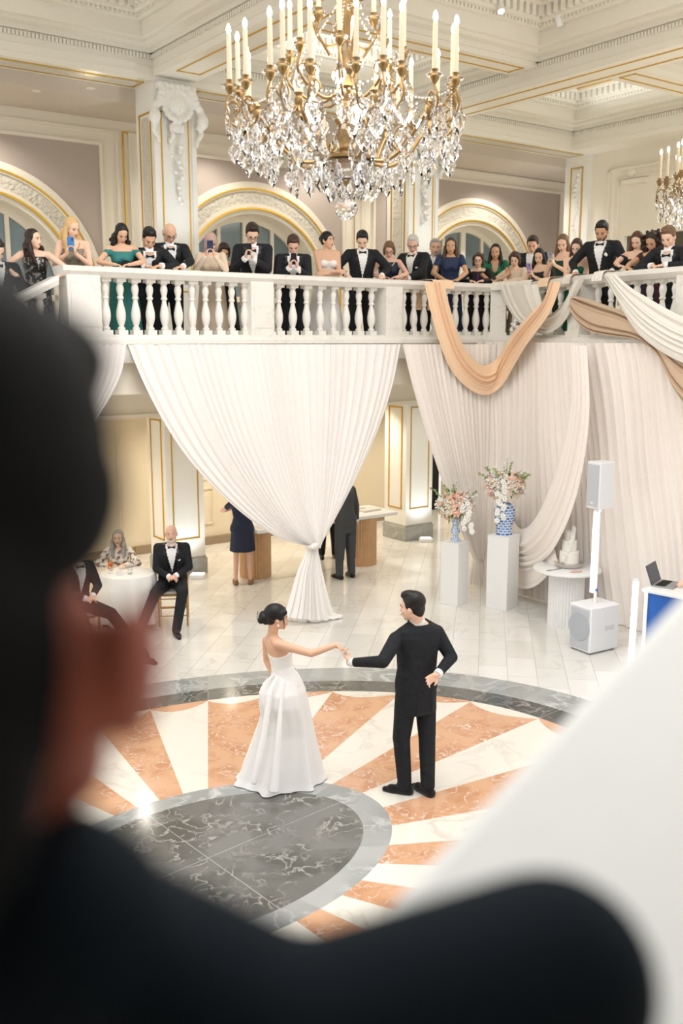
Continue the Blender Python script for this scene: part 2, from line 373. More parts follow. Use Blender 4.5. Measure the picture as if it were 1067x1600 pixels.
def arch_bay(uc, k, zc=4.6):
    v0 = 10.0
    X = XR
    def arc(mb, r0, r1, va, vb, n=40, a0=-.35, a1=PI+.35):
        R = []
        for i in range(n+1):
            a = a0+(a1-a0)*i/n; c, s = math.cos(a), math.sin(a)
            R.append([X @ Vector((uc+r*c, v, zc+r*s)) for r, v in ((r0, va), (r1, va), (r1, vb), (r0, vb))])
        mb.rings(R); return mb
    f = MB(); arc(f, 1.90, 2.07, 9.93, 10.02); arc(f, 1.60, 1.67, 9.91, 10.02); arc(f, 1.50, 1.60, 9.94, 10.5); f.build('trim_%d' % (10+k), M_CREAM, kind='structure', smooth=True)
    f = MB(); arc(f, 1.67, 1.90, 9.955, 10.02); f.build('trim_%d' % (20+k), M_CARVE, kind='structure', smooth=True)
    g = MB(); arc(g, 1.925, 1.955, 9.915, 9.935); arc(g, 1.575, 1.61, 9.895, 9.915); g.build('trim_%d' % (30+k), M_GOLD, kind='structure', smooth=True)
    wr = MB(); yv = 10.35
    arc(wr, 1.38, 1.5, yv-.06, yv+.06)
    for (a, b) in ((-.07, .07), (-.62, -.55), (.55, .62), (-1.42, -1.32), (1.32, 1.42)):
        h = math.sqrt(max(0, 1.45**2-max(abs(a), abs(b))**2)); wr.box(uc+a, uc+b, yv-.05, yv+.05, ZB, zc+h, X)
    wr.box(uc-1.42, uc+1.42, yv-.05, yv+.05, ZB, ZB+.25, X); wr.box(uc-1.42, uc+1.42, yv-.05, yv+.05, zc-.1, zc, X)
    fr = wr.build('window_%d' % k, M_CREAM, kind='structure', smooth=True)
    pn = MB(); pts = [(uc-1.42, ZB)]+[(uc+1.42*math.cos(PI-a*PI/24), zc+1.42*math.sin(PI-a*PI/24)) for a in range(25)]+[(uc+1.42, ZB)]
    pn.rings([[X @ Vector((x, yv+d, z)) for x, z in pts] for d in (0, .01)]); p = pn.build('window_pane', M_GLASSD, fr)
ARCH = (1.42, 6.5, 12.1); AZ = (4.6, 4.66, 4.82)
def back_wall():
    # wall at v=10 with arched openings: strips around each arch
    mb = MB(); X = XR; cuts = []
    def quad(u0, u1, z0, z1): mb.box(u0, u1, 10.0, 10.12, z0, z1, X)
    last = -6
    for uc, zc in zip(ARCH, AZ):
        quad(last, uc-1.55, ZB, 7.6)
        n = 24
        for i in range(n):
            a = PI-PI*i/n; b = PI-PI*(i+1)/n; x0 = uc+1.55*math.cos(a); x1 = uc+1.55*math.cos(b); z0 = zc+1.55*math.sin(a); z1 = zc+1.55*math.sin(b)
            mb.rings([[X @ Vector(q) for q in ((x0, v, z0), (x1, v, z1), (x1, v, 7.6), (x0, v, 7.6))] for v in (10.0, 10.12)])
        last = uc+1.55
    quad(last, 17, ZB, 7.6)
    mb.build('wall_back', M_CREAM, kind='structure')
    for k, uc in enumerate(ARCH): arch_bay(uc, k+1, AZ[k])
    # wallpapered fields with a stepped frame
    for k, uc in enumerate(ARCH):
        c = (1.42, 6.45, 12.1)[k]; hw = 2.08 if k < 2 else 2.75; p = MB(); n = 24; u0, u1, zt = c-hw, c+hw, (7.05, 7.05, 7.2)[k]; zc = AZ[k]
        xs = [uc+2.0*math.cos(PI-PI*i/n) for i in range(n+1)]; zs = [zc+2.0*math.sin(PI-PI*i/n) for i in range(n+1)]
        for i in range(n): p.rings([[X @ Vector(q) for q in ((xs[i], v, zs[i]), (xs[i+1], v, zs[i+1]), (xs[i+1], v, zt), (xs[i], v, zt))] for v in (9.985, 10.001)])
        for a, b in ((u0, xs[0]), (xs[-1], u1)):
            if b-a > .01: p.box(a, b, 9.985, 10.001, ZB, zt, X)
        p.build('trim_%d' % (40+k), M_TAUPE, kind='structure')
        f = MB()
        for (d, w_, dep) in ((0, .05, .045), (.30, .035, .035)):
            a, b, t = u0-d, u1+d, zt+d*.75
            f.box(a-w_, a, 10-dep, 10, ZB, t+w_, X); f.box(b, b+w_, 10-dep, 10, ZB, t+w_, X); f.box(a, b, 10-dep, 10, t, t+w_, X)
        f.build('trim_%d' % (50+k), M_CREAM, kind='structure')
    g = MB()
    for c in (4.35, 9.25): 
        a, b, t, w_ = c-.42, c+.42, 7.3, .02
        g.box(a, a+w_, 9.97, 10, ZB, t, X); g.box(b-w_, b, 9.97, 10, ZB, t, X); g.box(a, b, 9.97, 10, t, t+w_, X)
    g.build('trim_60', M_GOLD, kind='structure')
    # lower storey back wall
    lo = MB(); lo.box(-6, 9.75, 10, 10.12, 0, 3.3, X); lo.box(11.4, 13.6, 10, 10.12, 0, 3.3, X); lo.box(9.75, 11.4, 10, 10.12, 2.4, 3.3, X); lo.build('wall_lower', M_WARM, kind='structure')
    d = MB(); d.box(9.7, 11.5, 10.3, 10.36, 0, 2.5, X); d.build('doorway_dark_sheet', M_BLACK, kind='structure')  # black sheet standing for the darkness beyond the lower opening
    f = MB()
    for (a, b, z0, z1) in ((1.95, 3.0, .45, 2.5), (3.15, 3.62, .45, 2.5), (4.6, 5.5, 1.25, 2.5), (4.6, 5.5, .4, 1.1), (5.9, 8.0, .4, 2.5)):
        for q in ((a, a+.03, z0, z1), (b-.03, b, z0, z1), (a, b, z0, z0+.03), (a, b, z1-.03, z1)): f.box(q[0], q[1], 9.975, 10, q[2], q[3], X)
    f.build('trim_61', M_WARM, kind='structure')
    b = MB(); b.box(-6, 9.72, 9.95, 10, .0, .16, X); b.build('baseboard_back', mat('tan_stone', 'a08e76', .4), kind='structure')
back_wall()
def ceilings():
    X = XR
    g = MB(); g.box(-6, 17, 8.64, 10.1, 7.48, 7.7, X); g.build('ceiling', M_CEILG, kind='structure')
    # lower gallery: soffit under the slab is the slab itself; beam along the piers
    b = MB(); b.box(-6, 13.6, 8.0, 8.65, 2.66, 3.22, X); b.box(-6, 13.6, 7.95, 8.0, 2.66, 2.72, X); b.box(-6, 13.6, 7.94, 8.0, 3.0, 3.08, X); b.build('trim_62', M_CREAM, kind='structure')
    # the beam grid
    bm_ = MB()
    def beamU(v0, v1, u0, u1, zs=7.68, zt=8.12):
        bm_.box(u0, u1, v0, v1, zs, zt, X)
        for s, vv in ((-1, v0), (1, v1)):
            for (z0, z1, d) in ((zs+.08, zs+.10, .012), (zs+.2, zs+.22, .015), (zt-.07, zt, .05)):
                bm_.box(u0, u1, min(vv, vv+s*d), max(vv, vv+s*d), z0, z1, X)
    def beamV(u0, u1, v0, v1, zs=7.74, zt=8.12):
        bm_.box(u0, u1, v0, v1, zs, zt, X)
        for s, uu in ((-1, u0), (1, u1)):
            for (z0, z1, d) in ((zs+.1, zs+.12, .015), (zt-.07, zt, .05)):
                bm_.box(min(uu, uu+s*d), max(uu, uu+s*d), v0, v1, z0, z1, X)
    beamU(8.0, 8.65, -6, 3.58); beamU(8.0, 8.65, 4.25, 8.6); beamU(8.0, 8.65, 9.25, 17)
    beamV(3.58, 4.25, -9, 8.65); beamV(8.58, 9.25, -9, 8.65)
    beamU(4.95, 5.5, 4.25, 8.58, 7.98); beamU(2.6, 3.25, -6, 3.58, 7.78); beamU(3.6, 4.2, 9.25, 13.6, 7.78)
    beamV(12.95, 13.6, -5, 8.0, 7.68)
    bm_.build('trim_63', M_CEIL, kind='structure')
    gold = MB()
    def gl(u0, u1, v0, v1, z, w_=.022):                       # gilded rectangle set in a soffit
        for q in ((u0, u1, v0, v0+w_), (u0, u1, v1-w_, v1), (u0, u0+w_, v0, v1), (u1-w_, u1, v0, v1)): gold.box(*q, z-.012, z+.005, X)
    gl(-6, 3.5, 8.13, 8.52, 7.68); gl(4.4, 8.45, 8.13, 8.52, 7.68); gl(9.4, 13.45, 8.13, 8.52, 7.68)
    gl(3.72, 4.11, 3.5, 7.5, 7.74); gl(8.72, 9.11, -4, 7.8, 7.74); gl(4.5, 8.4, 5.07, 5.38, 7.98); gl(9.4, 12.8, 3.75, 4.05, 7.78)
    car = MB()
    for a, b in ((-6, 3.5), (4.4, 8.45), (9.4, 13.45)): car.box(a+.05, b-.05, 8.19, 8.46, 7.667, 7.69, X)
    car.build('trim_64', M_CARVE, kind='structure')
    # coffers: stepped frames rising to a flat field
    cf = MB(); dn = MB(); k = 0
    for (u0, u1, v0, v1) in ((4.25, 8.58, 5.5, 8.0), (-1.5, 3.58, 3.25, 8.0), (9.25, 12.95, 4.2, 8.0), (4.25, 8.58, -2.5, 4.95), (9.25, 12.95, -1.5, 3.6)):
        def frame(i0, i1, z0, z1):
            a, b, c, d = u0+i0, u1-i0, v0+i0, v1-i0; e = i1-i0
            for q in ((a, b, c, c+e), (a, b, d-e, d), (a, a+e, c+e, d-e), (b-e, b, c+e, d-e)): cf.box(*q, z0, z1, X)
        frame(-.02, .22, 8.12, 8.18); frame(.18, .30, 8.17, 8.42); frame(.28, .40, 8.38, 8.46); frame(.36, .50, 8.44, 8.66); frame(.47, .62, 8.62, 8.72); frame(.58, .72, 8.70, 8.86)
        cf.box(u0+.6, u1-.6, v0+.6, v1-.6, 8.86, 8.9, X)
        for w_, ii, zz in ((.025, .62, 8.70),):
            a, b, c, d = u0+ii, u1-ii, v0+ii, v1-ii
            for q in ((a, b, c, c+w_), (a, b, d-w_, d), (a, a+w_, c, d), (b-w_, b, c, d)): gold.box(*q, zz-.03, zz, X)
        # dentils on the second step, egg blocks on the lower one
        for ii, zz, sz, pitch, dep in ((.50, 8.48, .075, .13, .06), (.40, 8.40, .035, .07, .03), (.72, 8.74, .05, .1, .04)):
            a, b, c, d = u0+ii, u1-ii, v0+ii, v1-ii
            n = int((b-a)/pitch)
            for i in range(n):
                x = a+(i+.5)*(b-a)/n-sz/2
                dn.box(x, x+sz, d-dep, d+.001, zz, zz+.14 if ii == .5 else zz+.05, X)
            n = int((d-c)/pitch)
            for i in range(n):
                y = c+(i+.5)*(d-c)/n-sz/2
                for (x0, x1) in ((a-.001, a+dep), (b-dep, b+.001)): dn.box(x0, x1, y, y+sz, zz, zz+.14 if ii == .5 else zz+.05, X)
    # leaf beading along the beam tops
    for (a, b, v, s) in ((-1.5, 3.58, 8.0, -1), (4.25, 8.58, 8.0, -1), (9.25, 12.95, 8.0, -1)):
        n = int((b-a)/.055)
        for i in range(n): x = a+(i+.5)*(b-a)/n; dn.box(x-.018, x+.018, v-.035, v, 7.97, 8.03, X)
    for (u, s, va, vb) in ((3.58, -1, 3, 8), (4.25, 1, 3, 8), (8.58, -1, -1, 8), (12.95, -1, 4.2, 8)):
        n = int((vb-va)/.055)
        for i in range(n): y = va+(i+.5)*(vb-va)/n; dn.box(min(u, u+s*.035), max(u, u+s*.035), y-.018, y+.018, 7.97, 8.03, X)
    cf.build('ceiling', M_CEIL, kind='structure'); dn.build('trim_65', M_CEIL, kind='structure'); gold.build('trim_66', M_GOLD, kind='structure')
    # closing walls
    r = MB(); r.box(13.6, 13.75, -3, 4.9, ZB, 7.7, X); r.box(13.6, 13.75, 7.1, 8.65, ZB, 7.7, X); r.box(13.6, 13.75, 4.9, 7.1, 5.95, 7.7, X); r.box(13.6, 13.75, -3, 10.1, 0, ZB, X); r.box(13.6, 17, 8.0, 8.15, ZB, 7.7, X); r.build('wall_right', M_CREAM, kind='structure')
    d = MB(); d.box(14.6, 14.7, 4, 8, ZB, 6.5, X); d.box(13.7, 14.7, 7.1, 7.2, ZB, 6.2, X); d.build('door_2', mat('dim_brown', '6b6052', .7), kind='structure')
    t = MB()
    for (v0, v1, z0, z1, w_) in ((4.2, 7.55, ZB, 7.3, .05), (4.45, 7.3, ZB, 7.1, .03)):
        t.box(13.56, 13.6, v0, v0+w_, z0, z1, X); t.box(13.56, 13.6, v1-w_, v1, z0, z1, X); t.box(13.56, 13.6, v0, v1, z1-w_, z1, X)
    t.box(13.53, 13.6, 6.6, 7.2, 6.95, 7.05, X); t.lathe([(0, 0), (.11, 0), (.11, .02), (.06, .04), (0, .05)], 16, XR @ Matrix.Translation((13.6, 7.0, 7.2)) @ Matrix.Rotation(-PI/2, 4, 'Y'))
    t.build('trim_67', M_CREAM, kind='structure')
    # carved pilaster strip on the side wall
    p = MB(); p.box(13.5, 13.6, 8.0, 8.65, ZB, 7.68, X); p.build('trim_68', M_PIER, kind='structure')
    g2 = MB(); 
    for q in ((8.16, 8.18, ZB, 7.45), (8.47, 8.49, ZB, 7.45), (8.16, 8.49, 7.43, 7.45)): g2.box(13.485, 13.5, q[0], q[1], q[2], q[3], X)
    g2.build('trim_69', M_GOLD, kind='structure')
    c = MB(); c.box(13.48, 13.5, 8.2, 8.44, ZB, 7.40, X)
    for i in range(34):
        z = 4.0+i*.1; s = math.sin(i*.9)*.05; c.ell((13.48, 8.32+s, z), (.03, .05, .045), XR, 8, 5)
    c.build('trim_70', M_CARVEW, kind='structure', smooth=True)
ceilings()

w_ = MB(); w_.box(-7, 5, -1.35, -1.2, 0, 5.5); w_.build('wall_shade_added', mat('shade_wall_taupe', '8f8478', .7), kind='structure')  # unseen wall added behind the camera to shade the foreground
w_ = MB(); w_.box(-7, 5, -1.2, .55, 5.35, 5.5); w_.build('ceiling', mat('shade_slab_paint', 'a89e92', .7), kind='structure')  # low slab added out of view above the lens to darken the foreground
# ================================================================ piers
def pier(u, low_label, up_label):
    loc = W(u, 8.0, 0); t = empty('pier', loc, AL, low_label, 'pier', None)
    h = .335; b = MB(); b.box(-h, h, 0, .65, .3, 2.66); b.build('shaft', M_PIER, t)
    p = MB(); p.bbox(-h-.03, h+.03, -.03, .68, 0, .28, .012); p.box(-h-.01, h+.01, -.01, .66, .28, .31); p.build('plinth', M_PLINTH, t)
    def gilt(par, z0, z1):
        g = MB()
        for (a, c) in ((-h+.1, -h+.118), (h-.118, h-.1)): g.box(a, c, -.014, 0, z0, z1)
        g.box(-h+.1, h-.1, -.014, 0, z0, z0+.02); g.box(-h+.1, h-.1, -.014, 0, z1-.02, z1)
        for (a, c) in ((.12, .145), (.505, .53)): g.box(-h-.014, -h, a, c, z0, z1)
        g.box(-h-.014, -h, .12, .53, z0, z0+.025); g.box(-h-.014, -h, .12, .53, z1-.025, z1); g.build('gilded_frame', M_GOLD, par)
    gilt(t, .62, 2.6)
    q = empty('pier', W(u, 8.0, ZB), AL, up_label, 'pier', None)
    b = MB(); b.box(-h, h, 0, .65, 0, 7.74-ZB); b.box(-h-.04, h+.04, -.05, .66, 0, .9); b.box(-h-.02, -h+.06, -.02, .0, .9, 4.0); b.box(h-.06, h+.02, -.02, .0, .9, 4.0); b.build('shaft', M_PIER, q)
    gilt(q, .95, 3.62)
    c = MB(); c.box(-h-.012, -h, .2, .45, .95, 3.55); c.build('carved_panel', M_CARVE, q)
    # plaster capital: cartouche with scrolls, shells and a hanging garland
    k = MB(); r = random.Random(int(u*10))
    k.ell((0, -.06, 3.72), (.2, .12, .2))
    for a in range(18):
        t_ = 2*PI*a/18; k.ell((.23*math.cos(t_), -.12, 3.70+.21*math.sin(t_)), (.05, .05, .05), None, 8, 6)
    for sx in (-1, 1):
        for a in range(10):
            t_ = a/9; k.ell((sx*(.2+.22*t_), -.10-.05*math.sin(t_*3), 3.88-.42*t_*t_+.05*math.sin(a)), (.065, .07, .06), None, 8, 6)
        for a in range(6): k.ell((sx*(.36+.04*math.sin(a)), -.1, 3.42-.05*a), (.05-.004*a, .05, .045), None, 8, 6)
        k.ell((sx*.40, -.16, 3.5), (.09, .09, .12), None, 10, 8)
    for a in range(7): k.ell((-.27+.09*a, -.05, 3.97), (.07, .13, .06), None, 8, 6)
    for a in range(16): k.ell((r.uniform(-.13, .13)*(1-a/26), -.05-r.random()*.04, 3.42-a*.075), (r.uniform(.03, .06), .05, r.uniform(.03, .055)), None, 8, 6)
    for a in range(5): k.ell((-.1+.05*a, -.07, 3.38), (.03, .05, .07), None, 8, 6)
    link('plaster_capital', blend_mesh(k, 'plaster_capital', M_CARVEW, .014, 2, .4), q)
pier(3.915, 'white lower pier with gilt frame and grey plinth, behind the seated older man', 'tall white upper pier with carved plaster capital, behind the bald guest with glasses')
pier(8.93, 'white lower pier with gilt frame and grey plinth, right of the grey suited man', 'tall white upper pier rising beside the large chandelier behind two grey haired men')

# recessed downlights and ceiling spots
def downlight(p, label, grp='recessed downlights in the gallery ceiling'):
    t = empty('recessed_downlight', p, 0, label, 'ceiling light', grp)
    MB().lathe([(0, -.004), (.05, -.004), (.05, .0), (0, .0)], 20).build('lens', mat('downlight_lens', 'fff6e0', .4, emit=7, ecol=(1, .95, .85)), t)
    MB().lathe([(.052, -.006), (.065, -.006), (.065, 0), (.052, 0)], 24).build('ring', M_CEIL, t)
for px, py, lab in ((142, 138, 'bright recessed downlight in the gallery ceiling, nearer the left upper pier'), (57, 142, 'dim recessed downlight in the gallery ceiling, further left of the two')):
    p = on_floor(px, py, 7.478); downlight(p, lab)
def track_spot(px, py, zz, label, lit, d=(.2, .3, -1)):
    p = on_floor(px, py, zz); t = empty('spotlight', p, 0, label, 'ceiling light')
    X = Vector(d).to_track_quat('-Z', 'Y').to_matrix().to_4x4()
    MB().lathe([(0, .1), (.05, .1), (.055, .08), (.055, -.12), (.045, -.12), (.045, -.09), (0, -.09)], 20, X).build('housing', M_WPAINT, t, True)
    MB().box(-.015, .015, -.015, .015, .05, .26).box(-.06, .06, -.02, .02, .24, .28).build('bracket', M_WPAINT, t)
    if lit: MB().lathe([(0, -.1), (.04, -.1), (.04, -.095), (0, -.095)], 16, X).build('lamp', mat('spot_lamp', 'fff6e6', .4, emit=8), t)
track_spot(781, 8, 8.5, 'white ceiling spotlight with its lamp lit, left of the other spot', True, (.1, -.6, -1))
track_spot(873, 26, 8.45, 'white cylindrical ceiling spotlight, unlit, beside the coffer corner', False, (.3, .5, -1))
track_spot(753, 153, 8.3, 'tiny white spotlight in the far coffer over the right gallery', False, (.1, .1, -1))

# ================================================================ balustrade
def baluster_mesh():
    mb = MB(); H = .68
    mb.box(-.058, .058, -.058, .058, 0, .07); mb.box(-.058, .058, -.058, .058, H-.055, H)
    pr = [(.040, .07), (.046, .08), (.046, .095), (.032, .105), (.030, .12), (.040, .15), (.052, .19), (.057, .235), (.055, .28), (.045, .33), (.034, .375), (.027, .41), (.027, .425), (.038, .432), (.040, .445), (.038, .456), (.029, .463), (.034, .49), (.043, .525), (.045, .55), (.040, .58), (.030, .60), (.042, .612), (.046, .625)]
    mb.lathe(pr, 20); return mb.mesh('baluster', M_BAL, True)
BALM = baluster_mesh()
bal = empty('stone_balustrade', W(.95, 4.9, 3.9), 0, 'white marble balustrade along the upper gallery edge where the guests lean', 'balustrade')
def relw(o): o.matrix_parent_inverse = Matrix.Translation(-W(.95, 4.9, 3.9)); return o
rb = MB(); sweep(rb, [(-.15, 4.62), (-.17, 4.64), (-.17, 4.68), (-.14, 4.70), (.14, 4.70), (.17, 4.68), (.17, 4.64), (.15, 4.62), (.11, 4.58), (-.11, 4.58)], [(p.x, p.y) for p in [RAILP[0]-Vector((.1, 0))]+RAILP[1:]], XR)
relw(rb.build('handrail', M_BAL, bal, True))
pb = MB(); sweep(pb, [(-.13, 3.9), (-.13, 3.93), (.13, 3.93), (.13, 3.9)], [(p.x, p.y) for p in RAILP], XR); relw(pb.build('plinth_course', M_BAL, bal, True))
def rail_at(x, y=480):                                       # plan frame of the rail seen at picture column x
    p = UVZ(on_face(x, y, 0)); q = Vector((p.x, p.y)); k = min(range(len(RAILP)-1), key=lambda i: ((RAILP[i]+RAILP[i+1])/2-q).length)
    t = (RAILP[k+1]-RAILP[k]).normalized(); return q, math.atan2(t.y, t.x)
def put_bal(q, ang):
    o = link('baluster', BALM, bal); o.location = W(q.x, q.y, 3.915)-W(.95, 4.9, 3.9); o.rotation_euler = (0, 0, AL+ang)
def put_post(q, ang, hw):
    X = Matrix.Translation(W(q.x, q.y, 0)) @ Matrix.Rotation(AL+ang, 4, 'Z'); mb = MB()
    mb.bbox(-hw, hw, -.14, .14, 3.91, 4.6, .008, X)
    mb.box(-hw-.015, hw+.015, -.155, .155, 3.90, 3.97, X); mb.box(-hw+.04, hw-.04, -.148, -.14, 4.02, 4.54, X)
    relw(mb.build('post', M_BAL, bal))
def run(xa, xb, n):
    a, ta = rail_at(xa); b, tb = rail_at(xb)
    for i in range(n):
        s = i/(n-1); x = xa+(xb-xa)*s; q, t = rail_at(x)
        if a.y > 4.85 and b.y > 4.85: q = a.lerp(b, s)
        put_bal(q, t)
run(165, 382, 11); run(413, 580, 9); run(630, 760, 9); run(806, 893, 6); run(934, 1054, 7)
for x, hw in ((126, .2), (414-8, .17), (607, .15), (779, .12), (911, .16), (1085, .17)):
    if x == 406: x = 414-17+5
    q, t = rail_at(x); put_post(q, t, hw)
# the stair rail that runs down towards the camera from the corner post
st = empty('stair_balustrade', W(.8, 4.8, 3.9), 0, 'short sloping marble stair balustrade coming down left from the corner post', 'balustrade')
def rels(o): o.matrix_parent_inverse = Matrix.Translation(-W(.8, 4.8, 3.9)); return o
sp = [(.80, 4.9, -.12), (-.2, 4.9, -.62), (-1.8, 4.9, -1.42), (-3.2, 4.9, -2.12)]
mb = MB(); sweep(mb, [(-.14, 4.60), (-.16, 4.66), (-.13, 4.70), (.13, 4.70), (.16, 4.66), (.14, 4.60)], sp, XR); rels(mb.build('handrail', M_BAL, st, True))
mb = MB(); sweep(mb, [(-.14, 3.3), (-.14, 3.93), (.14, 3.93), (.14, 3.3)], sp, XR); rels(mb.build('string_course', M_BAL, st))
for i in range(9):
    u = .62-i*.215; z = -.12-(.8-u)*.5; o = link('baluster', BALM, st); o.location = W(u, 4.9, 3.915+z)-W(.8, 4.8, 3.9); o.rotation_euler = (0, 0, AL)
# ================================================================ drapes
def folds(n, seed):
    r = random.Random(seed); ph = [r.uniform(0, 2*PI) for _ in range(5)]
    def f(s):                                               # -1..1, pleats of varied width
        x = s*n+.35*math.sin(s*n*.7+ph[0])+.5*math.sin(s*7+ph[1])
        return .62*math.sin(2*PI*x+ph[2])+.28*math.sin(2*PI*x*2.13+ph[3])+.2*math.sin(2*PI*x*.41+ph[4])
    return f
def cloth(name, L, R, amp, n_f, seed, material, nrows=70, ncols=260, bulge=0.0, nrm=None, sag=0.0, parent=None):
    """sheet between two 3-D edges; folds run along the edges"""
    L = resample(L, nrows); R = resample(R, nrows); f = folds(n_f, seed); mb = MB(); vs = []
    cen = [(a+b)/2 for a, b in zip(L, R)]
    for i in range(nrows):
        t = i/(nrows-1); a = amp(t) if callable(amp) else amp; bu = bulge(t) if callable(bulge) else bulge
        wv = R[i]-L[i]; tg = cen[min(i+1, nrows-1)]-cen[max(i-1, 0)]
        nv = wv.cross(tg); nv = nv.normalized() if nv.length > 1e-6 else Vector((0, -1, 0))
        if nrm is not None:
            nv = Vector(nrm)
        elif nv.y > 0: nv = -nv
        for j in range(ncols):
            s = j/(ncols-1); p = L[i].lerp(R[i], s)
            e = min(1, min(s, 1-s)*12)
            p = p+nv*(a*f(s)*(.5+.5*e)+bu*math.sqrt(max(0, 1-(2*s-1)**2)))
            if sag: p = p-Vector((0, 0, sag*4*s*(1-s)))
            vs.append(p)
    fs = [(i*ncols+j, i*ncols+j+1, (i+1)*ncols+j+1, (i+1)*ncols+j) for i in range(nrows-1) for j in range(ncols-1)]
    mb.add(vs, fs); me = mb.mesh(name, material, 'all'); return link(name, me, parent)
NF = (SA, -CA, 0)                                            # facade normal, towards the hall
def OV(pts, v): return [on_v(x, y, v) for x, y in pts]
# big gathered drape in the middle
VD = 4.70
t = empty('gathered_drape', W(3.9, VD, 0), 0, 'large ivory drape gathered by a knot at the centre and splaying on the floor', 'curtain')
def rel(o, t): o.parent = t; o.matrix_parent_inverse = Matrix.Translation(-t.location); return o
Lp = catmull([(200, 538), (222, 592), (250, 648), (285, 704), (325, 752), (370, 795), (415, 829), (450, 846), (480, 853)], 6)
Rp = catmull([(625, 538), (613, 600), (596, 655), (577, 703), (556, 748), (535, 788), (515, 822), (501, 842), (494, 853)], 6)
rel(cloth('upper_cloth', OV(Lp, VD), OV(Rp, VD), lambda t: .028*(1-t)+.012, 34, 3, M_SHEER, 90, 420, lambda t: .02+.16*t**2, NF), t)
Lp = catmull([(481, 853), (474, 870), (464, 893), (455, 922), (447, 948), (441, 962)], 6); Rp = catmull([(494, 853), (498, 870), (503, 895), (510, 925), (517, 950), (524, 965)], 6)
rel(cloth('lower_cloth', OV(Lp, VD-.03), OV(Rp, VD-.03), lambda t: .012+.045*t, 9, 5, M_SHEER, 40, 220, lambda t: .06+.12*t, NF), t)
k = on_v(488, 853, VD-.12); m = MB(); m.ell(k, (.085, .07, .05)); m.ell(k+Vector((.03, -.02, .02)), (.05, .05, .035)); m.tube([k+Vector((-.08, 0, -.01)), k+Vector((0, -.08, .0)), k+Vector((.08, 0, .02))], .022); rel(link('knot', blend_mesh(m, 'knot', M_SHEER, .008, 2), None), t)
m = MB(); r = random.Random(4)
for i in range(42):
    a = i/41; p = on_floor(438+90*a+r.uniform(-3, 3), 962+6*math.sin(a*PI)+r.uniform(-3, 2), .03); m.ell(p, (r.uniform(.05, .09), r.uniform(.04, .07), r.uniform(.02, .05)), None, 10, 6)
rel(link('puddled_hem', blend_mesh(m, 'puddled_hem', M_SHEER, .012, 2), None), t)
# left neighbour, half hidden by the photographer's subject
t = empty('gathered_drape', W(-.5, VD, 0), 0, 'partly hidden ivory drape at far left below the corner post', 'curtain')
Lp = catmull([(-230, 538), (-200, 610), (-160, 690), (-110, 770), (-40, 840), (-5, 870)], 6); Rp = catmull([(197, 538), (190, 580), (172, 620), (150, 656), (110, 725), (60, 800), (20, 850), (5, 870)], 6)
rel(cloth('upper_cloth', OV(Lp, VD), OV(Rp, VD), lambda t: .028*(1-t)+.012, 34, 13, M_SHEER, 60, 340, lambda t: .02+.12*t**2, NF), t)
Lp = [(-5, 870), (-25, 940), (-40, 990)]; Rp = [(5, 870), (20, 940), (35, 995)]
rel(cloth('lower_cloth', OV(Lp, VD), OV(Rp, VD), lambda t: .012+.04*t, 9, 15, M_SHEER, 20, 100, .1, NF), t)
# long straight drape round the curved gallery
def OF(pts, off): return [on_face(x, y, off) for x, y in pts]
poly = rail_off(.22); pl = [p for p in resample([Vector((p.x, p.y, 0)) for p in poly], 400)]
i0 = min(range(400), key=lambda i: (pl[i].xy-UVZ(on_face(742, 538, .22)).xy).length)
pl = pl[i0:]; pl = resample(pl, 720); bot = resample(catmull([(7.28, 4.72, 0), (7.48, 4.0, 0), (7.46, 2.8, 0), (7.42, 1.4, 0), (7.4, 0, 0), (7.3, -1.6, 0)], 8), 720); f = folds(44, 21); vs = []
for i in range(34):
    z = 3.83-(3.83-.02)*i/33
    for j, p in enumerate(pl):
        tn = (pl[min(j+1, 719)]-pl[max(j-1, 0)]).normalized(); nn = Vector((tn.y, -tn.x, 0)); s = j/719
        pq = p.lerp(bot[j], (i/33)**.9); vs.append(XR @ (Vector((pq.x, pq.y, z))+nn*(.045*f(s+.004*math.sin(i*.25+s*20))+.02*noise.noise(Vector((s*14, z*.9, 0))))))
mb = MB(); mb.add(vs, [(i*720+j, i*720+j+1, (i+1)*720+j+1, (i+1)*720+j) for i in range(33) for j in range(719)])
o = mb.build('straight_drape', M_SHEER2, None, 'all'); tag(o, 'long pleated cream drape covering the wall below the right hand gallery curve', 'curtain')
# third gathered panel, left edge sweeping to a tie behind the flower pedestals
t = empty('gathered_drape', on_face(745, 870, .3)*1.0, 0, 'cream drape swept to a tie behind the two flower pedestals', 'curtain'); t.location.z = 0
Lp = catmull([(628, 538), (640, 590), (660, 660), (684, 735), (708, 800), (728, 850), (738, 872)], 6); Rp = catmull([(800, 538), (795, 600), (786, 680), (776, 750), (766, 810), (757, 850), (752, 872)], 6)
def OFX(pts, off, ev): return [on_v(x, y, ev) if x < 735 else on_face(x, y, off) for x, y in pts]
rel(cloth('upper_cloth', OV(Lp, 4.62), OV(Rp, 4.62), lambda t: .028*(1-t)+.012, 20, 33, M_SHEER2, 70, 260, lambda t: .02+.08*t, NF), t)
Lp = [(738, 872), (733, 893), (730, 913)]; Rp = [(752, 872), (760, 893), (768, 914)]
rel(cloth('lower_cloth', OV(Lp, 4.62), OV(Rp, 4.62), lambda t: .012+.02*t, 7, 35, M_SHEER2, 20, 120, .06, NF), t)
